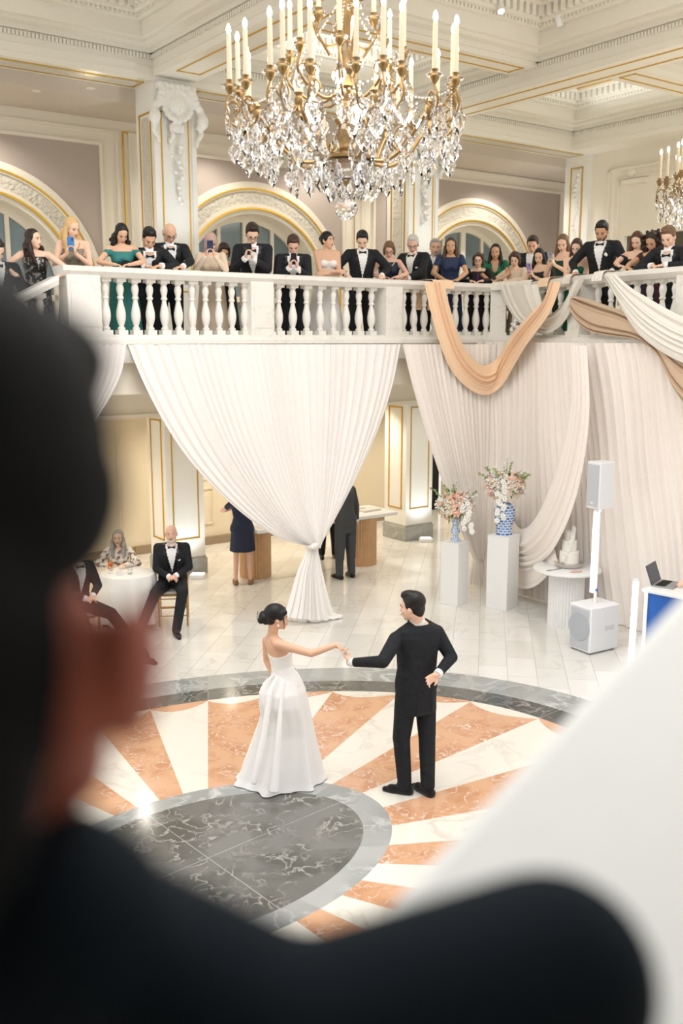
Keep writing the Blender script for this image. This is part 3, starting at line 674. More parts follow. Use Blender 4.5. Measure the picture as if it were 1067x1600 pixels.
# swags drawn back across the wall drape
t = empty('swagged_drape', on_face(820, 850, .3), 0, 'cream drape swagged leftwards in deep curved folds behind the flower pedestals', 'curtain'); t.location.z = 0
def band(name, Lp, Rp, off, seed, n, a=.03, m=M_SHEER2, par=t, bl=.0, nr=None):
    return rel(cloth(name, [on_face(x, y, off) for x, y in catmull(Lp, 6)], [on_face(x, y, off) for x, y in catmull(Rp, 6)], a, n, seed, m, 60, 120, bl), par)
band('upper_fold', [(893, 540), (896, 610), (880, 700), (856, 770), (832, 815), (812, 826), (798, 806), (790, 785)], [(918, 540), (922, 640), (912, 730), (890, 810), (858, 868), (822, 885), (796, 868), (780, 830)], .38, 41, 4, .04, bl=.05)
band('lower_fold', [(790, 800), (800, 848), (818, 862), (842, 858), (862, 830)], [(774, 850), (782, 890), (808, 918), (838, 915), (872, 880)], .33, 43, 3, .03, bl=.04)

# ---------------------------------------------------------------- cloth thrown over the balustrade
def swag(name, outer, inner, off, label, material, n, a, seed, cols=90, rows=110, bl=.04, extra=None):
    Lq = catmull(outer, 7); Rq = catmull(inner, 7)
    L = [on_face(x, y, off) for x, y in Lq]; R = [on_face(x, y, off) for x, y in Rq]
    tt = empty(name, (L[0]+R[0])/2, 0, label, 'draped cloth')
    rel(cloth('cloth', L, R, a, n, seed, material, rows, cols, bl), tt); return tt
def overrail(tt, x0, x1, material, seed):                    # the end that lies over the handrail and falls behind it
    a = on_face(x0, 440, 0); b = on_face(x1, 440, 0); ua, ub = UVZ(a).xy, UVZ(b).xy; q, ang = rail_at((x0+x1)/2); nn = Vector((math.sin(ang), -math.cos(ang)))
    prof = [(.22, 4.60), (.205, 4.68), (.17, 4.722), (0, 4.73), (-.17, 4.722), (-.2, 4.66), (-.2, 4.3)]
    L = [XR @ Vector((ua.x+nn.x*o_, ua.y+nn.y*o_, z)) for o_, z in prof]; R = [XR @ Vector((ub.x+nn.x*o_, ub.y+nn.y*o_, z)) for o_, z in prof]
    rel(cloth('rail_fold', L, R, .008, 4, seed, material, 30, 50), tt)
t = swag('peach_swag', [(663, 441), (671, 480), (685, 530), (703, 575), (730, 606), (758, 618), (783, 604), (804, 570), (822, 540), (860, 487), (877, 440)],
     [(694, 441), (706, 490), (722, 535), (742, 563), (759, 571), (776, 560), (790, 538), (802, 518), (828, 490), (850, 468), (861, 440)], .42,
     'long peach chiffon swag hanging in a deep loop from the balustrade', M_PEACH, 4.2, .038, 51)
overrail(t, 663, 694, M_PEACH, 52); overrail(t, 861, 878, M_PEACH, 53)
t = swag('ivory_swag', [(779, 446), (789, 471), (804, 496), (821, 511), (842, 520), (858, 521), (875, 510), (888, 493), (899, 465), (913, 437)],
     [(841, 444), (843, 458), (846, 470), (850, 483), (854, 490), (862, 490), (873, 482), (884, 470), (892, 457), (900, 437)], .22,
     'short ivory swag looped on the balustrade, crossing behind the peach one', M_IVORY, 5, .018, 55)
overrail(t, 779, 841, M_IVORY, 56); overrail(t, 900, 913, M_IVORY, 57)
t = swag('taupe_swag', [(892, 481), (901, 500), (914, 513), (930, 521), (960, 526), (998, 532), (1030, 556), (1050, 600), (1072, 632), (1100, 650)],
     [(897, 462), (920, 468), (950, 478), (972, 486), (1000, 502), (1030, 530), (1052, 552), (1070, 566), (1095, 575), (1120, 580)], .27,
     'taupe satin swag folded across the balustrade at right, passing behind the ivory one', M_TAUPES, 4, .05, 59)
t = swag('ivory_swag', [(946, 430), (956, 452), (966, 472), (978, 495), (993, 517), (1013, 536), (1045, 557), (1080, 572), (1120, 578)],
     [(962, 428), (977, 442), (992, 453), (1014, 466), (1040, 481), (1068, 495), (1095, 503), (1120, 506), (1140, 507)], .36,
     'wide ivory satin swag running down to the right edge of the picture', M_IVORY, 5, .024, 61)
overrail(t, 946, 962, M_IVORY, 62)
# hydrangeas tucked on the ledge
r = random.Random(5); m = MB()
c = on_face(811, 512, .16)
for i in range(46):
    d = Vector((r.gauss(0, 1), r.gauss(0, 1), r.gauss(0, 1))).normalized(); m.ell(c+Vector((d.x*.12, d.y*.1, d.z*.14)), (.03, .03, .026), None, 6, 5)
o = m.build('hydrangea_bunch', mat('white_petal', 'f4f3ec', .6, sub=.1), None, 'all'); tag(o, 'white hydrangea bunch on the gallery ledge under the short ivory swag', 'flowers')

# ================================================================ furniture on the hall floor
def boxup(par, name, m, *a, bev=None): mb = MB(); (mb.bbox(*a, bev) if bev else mb.box(*a)); return mb.build(name, m, par)
def pedestal(u, v, h, rz, label, wd=.40):
    t = empty('display_pedestal', W(u, v, 0), rz, label, 'pedestal'); b = wd/2
    boxup(t, 'body', M_WPAINT, -b, b, -b, b, 0, h-.02, bev=.004); boxup(t, 'top_board', M_WPAINT, -b-.003, b+.003, -b-.003, b+.003, h-.02, h, bev=.004); return t
a = [UVZ(on_floor(*p)) for p in ((686.5, 941.5), (708.4, 947.5), (731.5, 942.4))]; P1 = (a[0]+a[2])/2
b_ = [UVZ(on_floor(*p)) for p in ((760.6, 947.5), (787, 952.6), (806.5, 949))]; P2 = (b_[0]+b_[2])/2
rz = math.radians(52)
pedestal(P1.x, P1.y, .94, rz, 'shorter white square pedestal under the small blue and white flower vase', .30)
pedestal(P2.x, P2.y, 1.09, rz, 'taller white square pedestal under the large blue ginger jar of flowers', .34)
# vases
def chinoiserie(name, scale, brick):
    m = mat(name, 'e6ebf2', .15); nt = m.node_tree; b = nt.nodes['Principled BSDF']; tc = nt.nodes.new('ShaderNodeTexCoord')
    if brick:
        br = nt.nodes.new('ShaderNodeTexBrick'); mp = nt.nodes.new('ShaderNodeMapping'); mp.inputs['Rotation'].default_value = (PI/2, 0, 0); nt.links.new(tc.outputs['Object'], mp.inputs[0]); nt.links.new(mp.outputs[0], br.inputs[0])
        br.inputs['Scale'].default_value = scale; br.inputs['Color1'].default_value = (*lin('2b5fae'), 1); br.inputs['Color2'].default_value = (*lin('7aa5d8'), 1); br.inputs['Mortar'].default_value = (*lin('eef2f8'), 1); br.inputs['Mortar Size'].default_value = .05; br.inputs['Brick Width'].default_value = .55; br.inputs['Row Height'].default_value = .35
        nt.links.new(br.outputs['Color'], b.inputs['Base Color'])
    else:
        vo = nt.nodes.new('ShaderNodeTexWave'); vo.inputs['Scale'].default_value = scale; vo.inputs['Distortion'].default_value = 9; vo.inputs['Detail Scale'].default_value = 2
        nt.links.new(tc.outputs['Object'], vo.inputs[0]); rp = nt.nodes.new('ShaderNodeValToRGB'); rp.color_ramp.elements[0].position = .45; rp.color_ramp.elements[0].color = (*lin('7fa0cc'), 1); rp.color_ramp.elements[1].position = .55; rp.color_ramp.elements[1].color = (*lin('e8edf2'), 1)
        nt.links.new(vo.outputs['Color'], rp.inputs[0]); nt.links.new(rp.outputs[0], b.inputs['Base Color'])
    return m
v1 = empty('flower_vase', W(P1.x, P1.y, .94), 0, 'small blue and white porcelain vase with a waist, on the shorter pedestal', 'vase')
MB().lathe([(.0, 0), (.072, 0), (.072, .03), (.05, .055), (.04, .08), (.06, .12), (.068, .16), (.055, .2), (.042, .23), (.05, .27), (.068, .33), (.07, .345), (.055, .345), (.04, .28), (0, .28)], 28).build('body', chinoiserie('blue_white_porcelain', 12, False), v1, True)
v2 = empty('ginger_jar', W(P2.x, P2.y, 1.09), 0, 'large blue and white patterned porcelain jar on the taller pedestal', 'vase')
MB().lathe([(0, 0), (.118, 0), (.122, .02), (.112, .05), (.118, .12), (.138, .22), (.150, .32), (.145, .38), (.115, .42), (.1, .43), (.1, .455), (.085, .455), (.08, .42), (0, .41)], 32).build('body', chinoiserie('blue_patterned_porcelain', 9, True), v2, True)
PET = {'peach': mat('peach_petal', 'f9d6c2', .6, sub=.1), 'coral': mat('coral_petal', 'f6c4b0', .6, sub=.1), 'mauve': mat('dusty_mauve_petal', 'e3c0b8', .6, sub=.1), 'cream': mat('cream_petal', 'f3e2c8', .6, sub=.1), 'white': mat('white_petal', 'f4f3ec', .6)}
M_LEAF = mat('flower_foliage', '5d7a45', .6, vary=(20, .3)); M_LEAF2 = mat('pale_foliage', 'a9b77f', .6, vary=(20, .2))
def rose_mesh(m, R=.045):
    mb = MB(); mb.ell((0, 0, 0), (R*.45, R*.45, R*.6), None, 10, 8)
    for ring, (n, rr, tilt) in enumerate(((3, .5, .2), (5, .75, .5), (6, .95, .9))):
        for i in range(n):
            a = 2*PI*(i+.5*ring)/n; X = Matrix.Rotation(a, 4, 'Z') @ Matrix.Translation((R*rr*.62, 0, -R*.1*ring)) @ Matrix.Rotation(tilt, 4, 'Y')
            mb.ell((0, 0, R*.1), (R*.13, R*.48, R*.6), X, 8, 6)
    return mb.mesh('rose', m, 'all')
ROSE = {k: rose_mesh(PET[k]) for k in PET}
def leaf(mb, p, d, L, w_):
    d = Vector(d).normalized(); s = d.cross(Vector((0, 0, 1))); s = s.normalized() if s.length > .01 else Vector((1, 0, 0)); n = s.cross(d)
    P = Vector(p); mb.add([P, P+d*L*.35+s*w_, P+d*L+n*-.01, P+d*L*.35-s*w_, P+d*L*.4+n*w_*.3], [(0, 1, 4), (1, 2, 4), (2, 3, 4), (3, 0, 4)])
def arrangement(cen, R, seed, label, spikes, orchid, grp):
    r = random.Random(seed); t = empty('flower_arrangement', cen, 0, label, 'flowers')
    fo = MB(); fp = MB(); st_ = MB(); wt = MB()
    for i in range(150):
        d = Vector((r.gauss(0, 1), r.gauss(0, .8), r.gauss(.25, .8))).normalized(); p = Vector((d.x*R*1.0, d.y*R*.8, d.z*R*.75+R*.25))*r.uniform(.5, .98)
        leaf(fo if r.random() < .7 else fp, p, d+Vector((0, 0, -.2)), r.uniform(.06, .12), .018)
    for i in range(spikes):
        d = Vector((r.uniform(-1, 1), r.uniform(-.4, .3), r.uniform(.55, 1.2))).normalized(); L = R*r.uniform(1.35, 1.85); pts = [d*(L*k/8)+Vector((0, 0, -.03*(k/8)**2)) for k in range(9)]
        st_.tube(pts, .004, 5)
        for k in range(5, 9):
            for q in range(5): a = r.uniform(0, 6.3); (fp if i % 3 else wt).ell(pts[k]+Vector((math.cos(a), math.sin(a), r.uniform(-1, 1)))*.014, (.012, .012, .012), None, 6, 4)
    for i in range(55):
        d = Vector((r.uniform(-1, 1), r.uniform(-1, .3), r.uniform(-.4, 1))).normalized(); p = Vector((d.x*R, d.y*R*.8, d.z*R*.7+R*.25))*r.uniform(.85, 1.12)
        for q in range(6): wt.ell(p+Vector((r.uniform(-.03, .03), r.uniform(-.03, .03), r.uniform(-.03, .03))), (.017, .017, .012), None, 6, 4)
    if orchid:                                              # cascade of white orchids
        for i in range(17):
            s = i/16; p = Vector((orchid[0]+orchid[1]*s+r.uniform(-.065, .065), -R*.8-.02*s+r.uniform(-.02, .01), R*.5-s*orchid[2]))
            for a in range(5): q = a*2*PI/5; wt.ell(p+Vector((.024*math.cos(q), 0, .024*math.sin(q))), (.02, .006, .02), None, 7, 5)
    for i, (mm, nm, mt) in enumerate(((fo, 'foliage', M_LEAF), (fp, 'pale_foliage', M_LEAF2), (st_, 'stems', M_LEAF), (wt, 'white_blossom', PET['white']))): mm.build(nm, mt, t, 'all')
    ks = ['peach', 'peach', 'coral', 'mauve', 'cream']; pts = []; tries = 0
    while len(pts) < 26 and tries < 4000:
        tries += 1; d = Vector((r.gauss(0, 1), -abs(r.gauss(0, .9)), r.gauss(.2, .7))).normalized(); p = Vector((d.x*R*.95, d.y*R*.75, d.z*R*.72+R*.22))
        if all((p-q).length > .075 for q in pts) and (not orchid or abs(p.x-(orchid[0])) > .05 or p.z > R*.6): pts.append(p)
    for p in pts:
        o = link('rose', ROSE[r.choice(ks)], t); o.location = p; o.rotation_euler = (p+Vector((0, 0, .05))).to_track_quat('Z', 'Y').to_euler(); sc = r.uniform(.85, 1.25); o.scale = (sc,)*3
    return t
arrangement(W(P1.x, P1.y, .94+.47), .27, 3, 'peach rose and white blossom arrangement in the small waisted vase', 7, (.1, .05, .42), 1)
arrangement(W(P2.x, P2.y, 1.09+.66), .28, 8, 'larger peach and mauve rose arrangement with trailing orchids in the blue jar', 12, (-.08, -.02, .55), 1)
# puck uplight on the floor
p = on_floor(665, 846); t = empty('floor_uplight', p, 0, 'small white box-shaped uplight on the floor in front of the right lower pier', 'light')
MB().bbox(-.13, .13, -.1, .1, 0, .07, .01).build('housing', M_WPAINT, t); MB().box(-.1, .1, -.08, .08, .07, .075).build('lens', mat('uplight_lens', 'f4fbff', .3, emit=1.2), t)
p = on_floor(309, 903); t = empty('floor_uplight', p, 0, 'small white uplight on the floor behind the seated older man', 'light')
MB().bbox(-.13, .13, -.1, .1, 0, .07, .01).build('housing', M_WPAINT, t); MB().box(-.1, .1, -.08, .08, .07, .075).build('lens', mat('uplight_lens', 'f4fbff', .3, emit=1.2), t)
# cake table
c = on_floor(884, 983)+Vector((.04, .235, 0)); t = empty('cake_table', c, 0, 'round white table with a fluted drum base under the wedding cake', 'table')
MB().lathe([(0, 0), (.235, 0), (.235, .76), (0, .76)], 72, None, (1, .03)).build('fluted_base', M_WPAINT, t, True)
MB().lathe([(0, .76), (.44, .76), (.46, .775), (.46, .795), (.445, .805), (0, .805)], 48).build('tabletop', M_WPAINT, t, True)
cs = c+Vector((.03, .05, .805)); t = empty('cake_stand', cs, 0, 'low round silver cake stand on the fluted white table', 'cake stand')
MB().lathe([(0, 0), (.15, 0), (.17, .01), (.17, .02), (.2, .05), (.205, .065), (0, .065)], 40).build('plate', mat('antique_silver', 'cfc9c4', .28, .8), t, True)
cs = cs+Vector((0, 0, .065)); t = empty('wedding_cake', cs, 0, 'tall three tier white wedding cake with white sugar flowers', 'cake')
M_ICE = mat('white_icing', 'f7f3ec', .5, sub=.1)
for z0, h, r_, nm in ((0, .16, .13, 'bottom_tier'), (.16, .15, .1, 'middle_tier'), (.31, .13, .072, 'top_tier')): MB().lathe([(0, z0), (r_, z0), (r_, z0+h-.008), (r_-.008, z0+h), (0, z0+h)], 36).build(nm, M_ICE, t, True)
r = random.Random(2); m = MB()
for i in range(70):
    s = i/69; a = -2.3+s*1.6; rr = .13-.05*s; p = Vector((rr*math.cos(a)+r.uniform(-.02, .02)-.02, rr*math.sin(a), .03+s*.47)); X = Matrix.Translation(p) @ Matrix.Rotation(r.uniform(0, 6), 4, 'Z') @ Matrix.Rotation(r.uniform(-1, 1), 4, 'X'); m.ell((0, 0, 0), (.032, .012, .026), X, 8, 5)
m.build('sugar_flowers', PET['white'], t, 'all')
t = empty('serving_napkin', c+Vector((.04, -.28, .806)), .3, 'blush folded napkin lying at the front of the cake table', 'napkin')
m = MB(); [m.ell((x, y, .012), (.055, .03, .014), None, 10, 6) for x, y in ((-.03, 0), (.02, .015), (.05, -.012))]; link('cloth', blend_mesh(m, 'cloth', mat('blush_linen', 'dcbcb0', .8), .008, 2), t)
t = empty('cake_knife', c+Vector((-.22, -.16, .81)), .5, 'silver cake knife lying on the left of the cake table', 'knife')
MB().box(-.12, .04, -.012, .012, 0, .004).build('blade', mat('steel', 'b9b9bb', .2, 1), t); MB().capsule((.04, 0, .004), (.12, 0, .004), .008, .01).build('handle', mat('steel', 'b9b9bb', .2, 1), t, True)
# loudspeakers
q0, q1, q2 = [on_floor(*p) for p in ((884.8, 1012.5), (923, 1024), (967, 1013.6))]; cen = (q0+q2)/2; d = (q2-q1).normalized(); ang = math.atan2(d.y, d.x)
wS = (q1-q0).length; dS = (q2-q1).length
M_SPK = mat('white_speaker_shell', 'eeeff2', .4); M_GRL = mat('grey_speaker_grille', 'c3c7cd', .6, bump=(300, .3, .002))
sub = empty('subwoofer', (cen.x, cen.y, 0), ang, 'large white subwoofer box on the floor carrying the speaker pole', 'loudspeaker')
hx, hy = dS/2, wS/2
MB().bbox(-hx, hx, -hy, hy, .02, .60, .012).build('cabinet', M_SPK, sub); MB().bbox(-hx-.012, -hx, -hy+.03, hy-.03, .05, .57, .005).build('grille', M_GRL, sub)
MB().lathe([(0, 0), (.17, 0), (.175, .006), (0, .006)], 40, Matrix.Translation((-hx-.012, 0, .33)) @ Matrix.Rotation(-PI/2, 4, 'Y')).build('cone_outline', mat('grille_disc_grey', 'b6bac2', .6), sub, True)  # disc slightly darker than the grille around it
MB().box(.0, .16, -hy-.004, -hy, .28, .34).build('handle', mat('shell_grey', 'd8dadf', .5), sub)
for x in (-hx+.05, hx-.05):
    for y in (-hy+.05, hy-.05): MB().lathe([(0, 0), (.02, 0), (.02, .02), (0, .02)], 12, Matrix.Translation((x, y, 0))).build('foot', M_BLACK, sub)
b = MB(); b.box(-hx-.015, -hx-.012, -.03, .03, .085, .095); b.build('badge', mat('shell_grey', 'd8dadf', .5), sub)
pole = empty('speaker_pole', (cen.x, cen.y, .60), 0, 'slim white pole with blue collars between subwoofer and loudspeaker', 'pole')
MB().tube([(0, 0, 0), (0, 0, .9)], .019, 14).tube([(0, 0, .9), (0, 0, 1.22)], .015, 14).build('tube', M_WPAINT, pole, True)
for z in (.16, 1.17): MB().lathe([(.0, z), (.027, z), (.027, z+.025), (0, z+.025)], 16).build('collar', mat('blue_collar', '2a63c4', .4), pole, True)
ledp = on_floor(923, 1024); yy = cen.y-.12
L0 = at_y(925, 925, yy); L1 = at_y(932.5, 800, yy)
t = empty('light_tube', (L0.x, L0.y, L0.z), 0, 'tall glowing white light tube strapped to the loudspeaker pole', 'lamp'); M_LED = mat('glowing_tube', 'f4fbff', .3, emit=4.5, ecol=(.93, .97, 1))
MB().tube([(0, 0, 0), (.004, 0, L1.z-L0.z)], .031, 16).build('tube', M_LED, t, True); MB().tube([(.002, 0, L1.z-L0.z), (.002, 0, L1.z-L0.z+.02)], .033, 16).build('cap', M_WPAINT, t, True)
sp = empty('loudspeaker', (cen.x, cen.y, 1.82), ang, 'white column loudspeaker on top of the pole, higher than the subwoofer', 'loudspeaker')
MB().bbox(-.13, .13, -.11, .11, 0, .58, .012).build('cabinet', M_SPK, sp); MB().bbox(-.14, -.13, -.095, .095, .03, .55, .004).build('grille', M_GRL, sp)
MB().box(-.143, -.14, -.02, .02, .06, .085).build('badge', M_SPK, sp); MB().lathe([(0, -.05), (.03, -.05), (.03, 0), (0, 0)], 14).build('pole_socket', M_SPK, sp)
# dj booth
g = on_floor(984, 1062); DJR = AL-PI/2+.15; DJP = Vector((g.x, g.y, 0))+Matrix.Rotation(DJR, 3, 'Z') @ Vector((.62, .32, 0)); t = empty('dj_table', DJP, DJR, 'white tabletop booth with a blue front panel at the right edge', 'table')
MB().bbox(-.55, .6, -.3, .3, 1.06, 1.10, .01).build('tabletop', M_WPAINT, t)
MB().box(-.48, .55, -.27, -.25, .05, 1.06).build('front_panel', mat('royal_blue_panel', '2560b4', .5), t)
for x in (-.5, .55):
    for y in (-.26, .26): MB().box(x-.02, x+.02, y-.02, y+.02, 0, 1.06).build('leg', M_WPAINT, t)
X = t.matrix_basis.copy(); X = Matrix.Translation(DJP) @ Matrix.Rotation(DJR, 4, 'Z')
a = Vector((g.x, g.y, 0)); b = at_y(993.5, 908, g.y); t = empty('light_tube', a, 0, 'glowing white light tube standing at the corner of the blue booth', 'lamp')
MB().tube([(0, 0, -.0), b-a], .033, 16).build('tube', M_LED, t, True); MB().tube([b-a, b-a+Vector((0, 0, .025))], .034, 16).build('cap', M_WPAINT, t, True)
lp = X @ Vector((-.42, .05, 1.10)); t = empty('laptop', lp, DJR+math.radians(100), 'open grey laptop on the blue fronted booth', 'laptop'); M_ALU = mat('grey_aluminium', '9a9da3', .35, .8)
MB().bbox(-.17, .17, -.12, .12, 0, .015, .004).build('base', M_ALU, t); MB().box(-.15, .15, -.02, .09, .015, .017).build('keyboard', M_BLACK, t)
MB().bbox(-.17, .17, 0, .012, 0, .23, .004, Matrix.Translation((0, .12, .012)) @ Matrix.Rotation(-.35, 4, 'X')).build('screen', mat('dark_screen', '3a4150', .2), t)
# reception table with fluted oak drums
t = empty('reception_table', W(5.55, 6.95, 0), AL, 'long white topped table on two fluted oak drums behind the centre drape', 'table'); M_OAK = mat('fluted_oak', 'd8b288', .5, vary=(9, .15))
L0 = UVZ(on_floor(410, 905)).xy; L1 = UVZ(on_floor(577, 885)).xy; c0 = UVZ(Vector(t.location)).xy
for q in (L0, L1): MB().lathe([(0, 0), (.25, 0), (.25, .84), (0, .84)], 64, Matrix.Translation((q.x-c0.x+.02, q.y-c0.y+.25, 0)), (1, .05)).build('fluted_leg', M_OAK, t, True)
xa = L0.x-c0.x-.27; xb = L1.x-c0.x+.62; y_ = (L0.y+L1.y)/2-c0.y+.25
MB().bbox(xa, xb, y_-.42, y_+.42, .84, .90, .008).build('tabletop', M_WPAINT, t)
TB = Matrix.Translation(t.location) @ Matrix.Rotation(AL, 4, 'Z')
def ontable(x, y): return TB @ Vector((x, y_+y, .90))
for i, (x, y, lab) in enumerate(((xb-.5, .2, 'flat stack of white cards near the right end of the white topped table'), (xb-.35, -.05, 'pale flat tray on the white topped table, front right'))):
    o = empty('card_tray', ontable(x, y), AL+.1, lab, 'tray'); MB().bbox(-.2, .2, -.1, .1, 0, .02, .004).build('tray', mat('beige_card', 'd8cfc0', .6), o)
    for k in range(3): MB().box(-.17+k*.115, -.07+k*.115, -.07, .07, .02, .03).build('card', M_WPAINT, o)
r = random.Random(9)
for i in range(6):
    p = ontable(xb-1.55+i*.1, -.2+.12*(i % 2)); o = empty('pastry_basket', p, r.uniform(0, 3), 'brown woven dish of favours showing past the edge of the centre drape', 'dish', 'woven dishes on the reception table')
    MB().lathe([(0, 0), (.05, 0), (.075, .04), (.07, .045), (.045, .01), (0, .01)], 16).build('bowl', mat('woven_brown', 'b48a58', .6, vary=(60, .4)), o, True)
    m = MB(); [m.ell((r.uniform(-.03, .03), r.uniform(-.03, .03), .04), (.02, .015, .014), None, 7, 5) for _ in range(7)]; m.build('favours', mat('toasted_brown', '9c6a3c', .6, vary=(40, .3)), o, 'all')
# rug-like stone border in front of the table
# gilt ballroom chair helper
M_GILT = mat('gilt_chair', 'b89255', .35, .6)
def chair(loc, rz, label):
    t = empty('ballroom_chair', loc, rz, label, 'chair'); s = .19
    MB().bbox(-.2, .2, -.19, .21, .43, .455, .008).build('seat', M_GILT, t); MB().bbox(-.19, .19, -.18, .2, .455, .49, .015).build('cushion', mat('white_cushion', 'eeeae2', .8), t)
    for x, y in ((-s, .19), (s, .19)): MB().tube([(x, y, 0), (x, y, .43)], [.012, .016], 10).build('leg', M_GILT, t, True)
    for x in (-s, s): MB().tube([(x, -.24, 0), (x, -.18, .43), (x, -.24, .92)], [.013, .016, .013], 10).build('leg', M_GILT, t, True)
    m = MB()
    for z, yo in ((.60, -.205), (.90, -.238)): m.tube([(-s, yo, z), (s, yo, z)], .011, 8)
    for k in range(5): x = -.12+.06*k; m.tube([(x, -.205, .6), (x, -.238, .9)], .008, 8)
    m.build('backrest', M_GILT, t, True)
    m = MB()
    for z in (.15, .28):
        m.tube([(-s, .19, z), (s, .19, z)], .008, 8); m.tube([(-s, -.215, z), (s, -.215, z)], .008, 8)
        for x in (-s, s): m.tube([(x, .19, z), (x, -.21, z)], .008, 8)
    m.build('stretcher', M_GILT, t, True); return t
# ================================================================ people
V3 = Vector
SKIN = {k: mat('skin_'+n, c, .5, sub=.12, vary=(12, .05)) for k, n, c in (('f', 'fair', 'efc8ae'), ('p', 'pink', 'e9bba6'), ('t', 'tan', 'd3a583'), ('w', 'warm', 'e2b699'), ('b', 'brown', 'a8714d'), ('o', 'olive', 'e2b698'))}
HAIR = {k: mat('hair_'+n, c, .45, vary=(60, .25), bump=(120, .35, .004)) for k, n, c in (('k', 'black', '14100f'), ('d', 'dark_brown', '2b1b14'), ('m', 'brown', '463128'), ('l', 'light_brown', '76583f'), ('y', 'blonde', 'd8b37c'), ('g', 'grey', 'a8a49e'), ('s', 'silver', 'cfcbc4'), ('r', 'auburn', '573324'), ('x', 'dark_grey', '4a4643'))}
M_EYEW = mat('eye_white', 'efeae4', .3); M_EYE = mat('eye_iris', '1c120d', .2); M_LIP = mat('lips', 'b5574f', .45); M_LIPR = mat('red_lips', 'a03038', .4)
def ik(a, b, l1, l2, pole):
    a, b = V3(a), V3(b); d = b-a; D = min(d.length, (l1+l2)*.995); u = d.normalized(); b2 = a+u*D
    x = (l1*l1-l2*l2+D*D)/(2*D); h = math.sqrt(max(0, l1*l1-x*x)); p = V3(pole); p = p-u*p.dot(u)
    p = p.normalized() if p.length > 1e-5 else V3((0, 0, -1)); return a+u*x+p*h, b2
MALE = [(-.14, .11, .085, 0), (-.04, .165, .108, 0), (.1, .168, .112, 0), (.3, .15, .105, 0), (.5, .155, .112, .005), (.68, .172, .122, .01), (.82, .178, .118, .008), (.92, .165, .095, .0), (.99, .10, .07, 0), (1.05, .06, .058, .002)]
FEM = [(-.14, .12, .09, 0), (-.03, .172, .112, 0), (.1, .168, .112, -.004), (.28, .135, .092, 0), (.42, .118, .083, 0), (.58, .13, .092, .004), (.72, .142, .108, .014), (.84, .142, .092, .004), (.93, .13, .075, -.002), (.99, .08, .058, 0), (1.05, .05, .05, 0)]
def torso(mb, J, S, grow=0., t0=-9, t1=9, n=24, hem=None):
    P, N, R0, R1, s = J['P'], J['N'], J['Rh'], J['Rs'], S['s']; up = (N-P)
    prof = S.get('prof') or (MALE if S['sex'] == 'm' else FEM); R = []
    def row(t, hw, hd, fo):
        k = min(1, max(0, t)); r = R0.lerp(R1, k).normalized(); f = up.normalized().cross(r).normalized(); c = P+up*t
        bend = J.get('bend', 0)*4*k*(1-k); c = c+f*(fo*s-bend)
        e = 2.5
        R.append([c+r*(math.copysign(abs(math.cos(2*PI*i/n))**(2/e), math.cos(2*PI*i/n))*(hw*s*S.get('wide', 1)+grow))+f*(math.copysign(abs(math.sin(2*PI*i/n))**(2/e), math.sin(2*PI*i/n))*(hd*s*S.get('wide', 1)+grow)) for i in range(n)])
    def val(t):
        for a, b in zip(prof, prof[1:]):
            if a[0] <= t <= b[0]: k = (t-a[0])/(b[0]-a[0]); return [a[i]+(b[i]-a[i])*k for i in (1, 2, 3)]
        return prof[0][1:] if t < prof[0][0] else prof[-1][1:]
    if hem:
        for t, hw, hd, fo in hem: row(t, hw, hd, fo)
    ts = [t for t in [p[0] for p in prof] if t0 < t < t1]
    ts = ([t0] if t0 > -9 else [])+ts+([t1] if t1 < 9 else [])
    for t in ts: row(t, *val(t))
    mb.rings(R); return mb
def hand(mb, Wp, d, nrm, s=1.0, curl=.5, side=1, spread=.012, thumb=.6, fr=.0085):
    """palm, four unequal bent fingers, thumb from the side; nrm = palm side"""
    d = V3(d).normalized(); nrm = V3(nrm); nrm = (nrm-d*nrm.dot(d)).normalized(); sd = d.cross(nrm)*side
    W_ = V3(Wp)
    mb.capsule(W_, W_+d*.02*s, .024*s, .026*s, 12, 1.0, sd)
    for k in (-1, 0, 1): mb.capsule(W_+d*.02*s+sd*(k*.016*s), W_+d*.078*s+sd*(k*.024*s), .015*s, .014*s, 10)
    for i, L in enumerate((.068, .076, .071, .056)):
        o = (1.5-i)*.019*s; p = W_+d*.080*s+sd*o; a = curl*(.6+.12*i); q = d
        for j, f in enumerate((.42, .33, .25)):
            q = (q*math.cos(a)+nrm*math.sin(a)).normalized(); nn = (nrm-q*nrm.dot(q)); nn = nn.normalized() if nn.length > 1e-4 else -d
            e = p+q*(L*f*s)+sd*(spread*.25*(1.5-i)*s); mb.capsule(p, e, fr*s*(1-.07*j), fr*s*(.93-.07*j), 8); p = e; nrm_ = nrm
            if j == 0: a = curl*1.05
            # rotate both vectors for the next phalanx
            d2 = q; n2 = nn
            q = d2; nrm = n2
        nrm = V3(nrm_) if False else nrm
        # reset for the next finger
        nrm = HN(d, sd, side)
    nrm = HN(d, sd, side)
    p = W_+d*.022*s+sd*.024*s; q = (d*.62+sd*.65+nrm*.35*thumb).normalized(); e = p+q*.038*s; mb.capsule(p, e, .0125*s, .0105*s, 8)
    q = (d*.8+sd*.25+nrm*.55*thumb).normalized(); e2 = e+q*.03*s; mb.capsule(e, e2, .0102*s, .0085*s, 8)
def HN(d, sd, side): return (sd*side).cross(d).normalized()
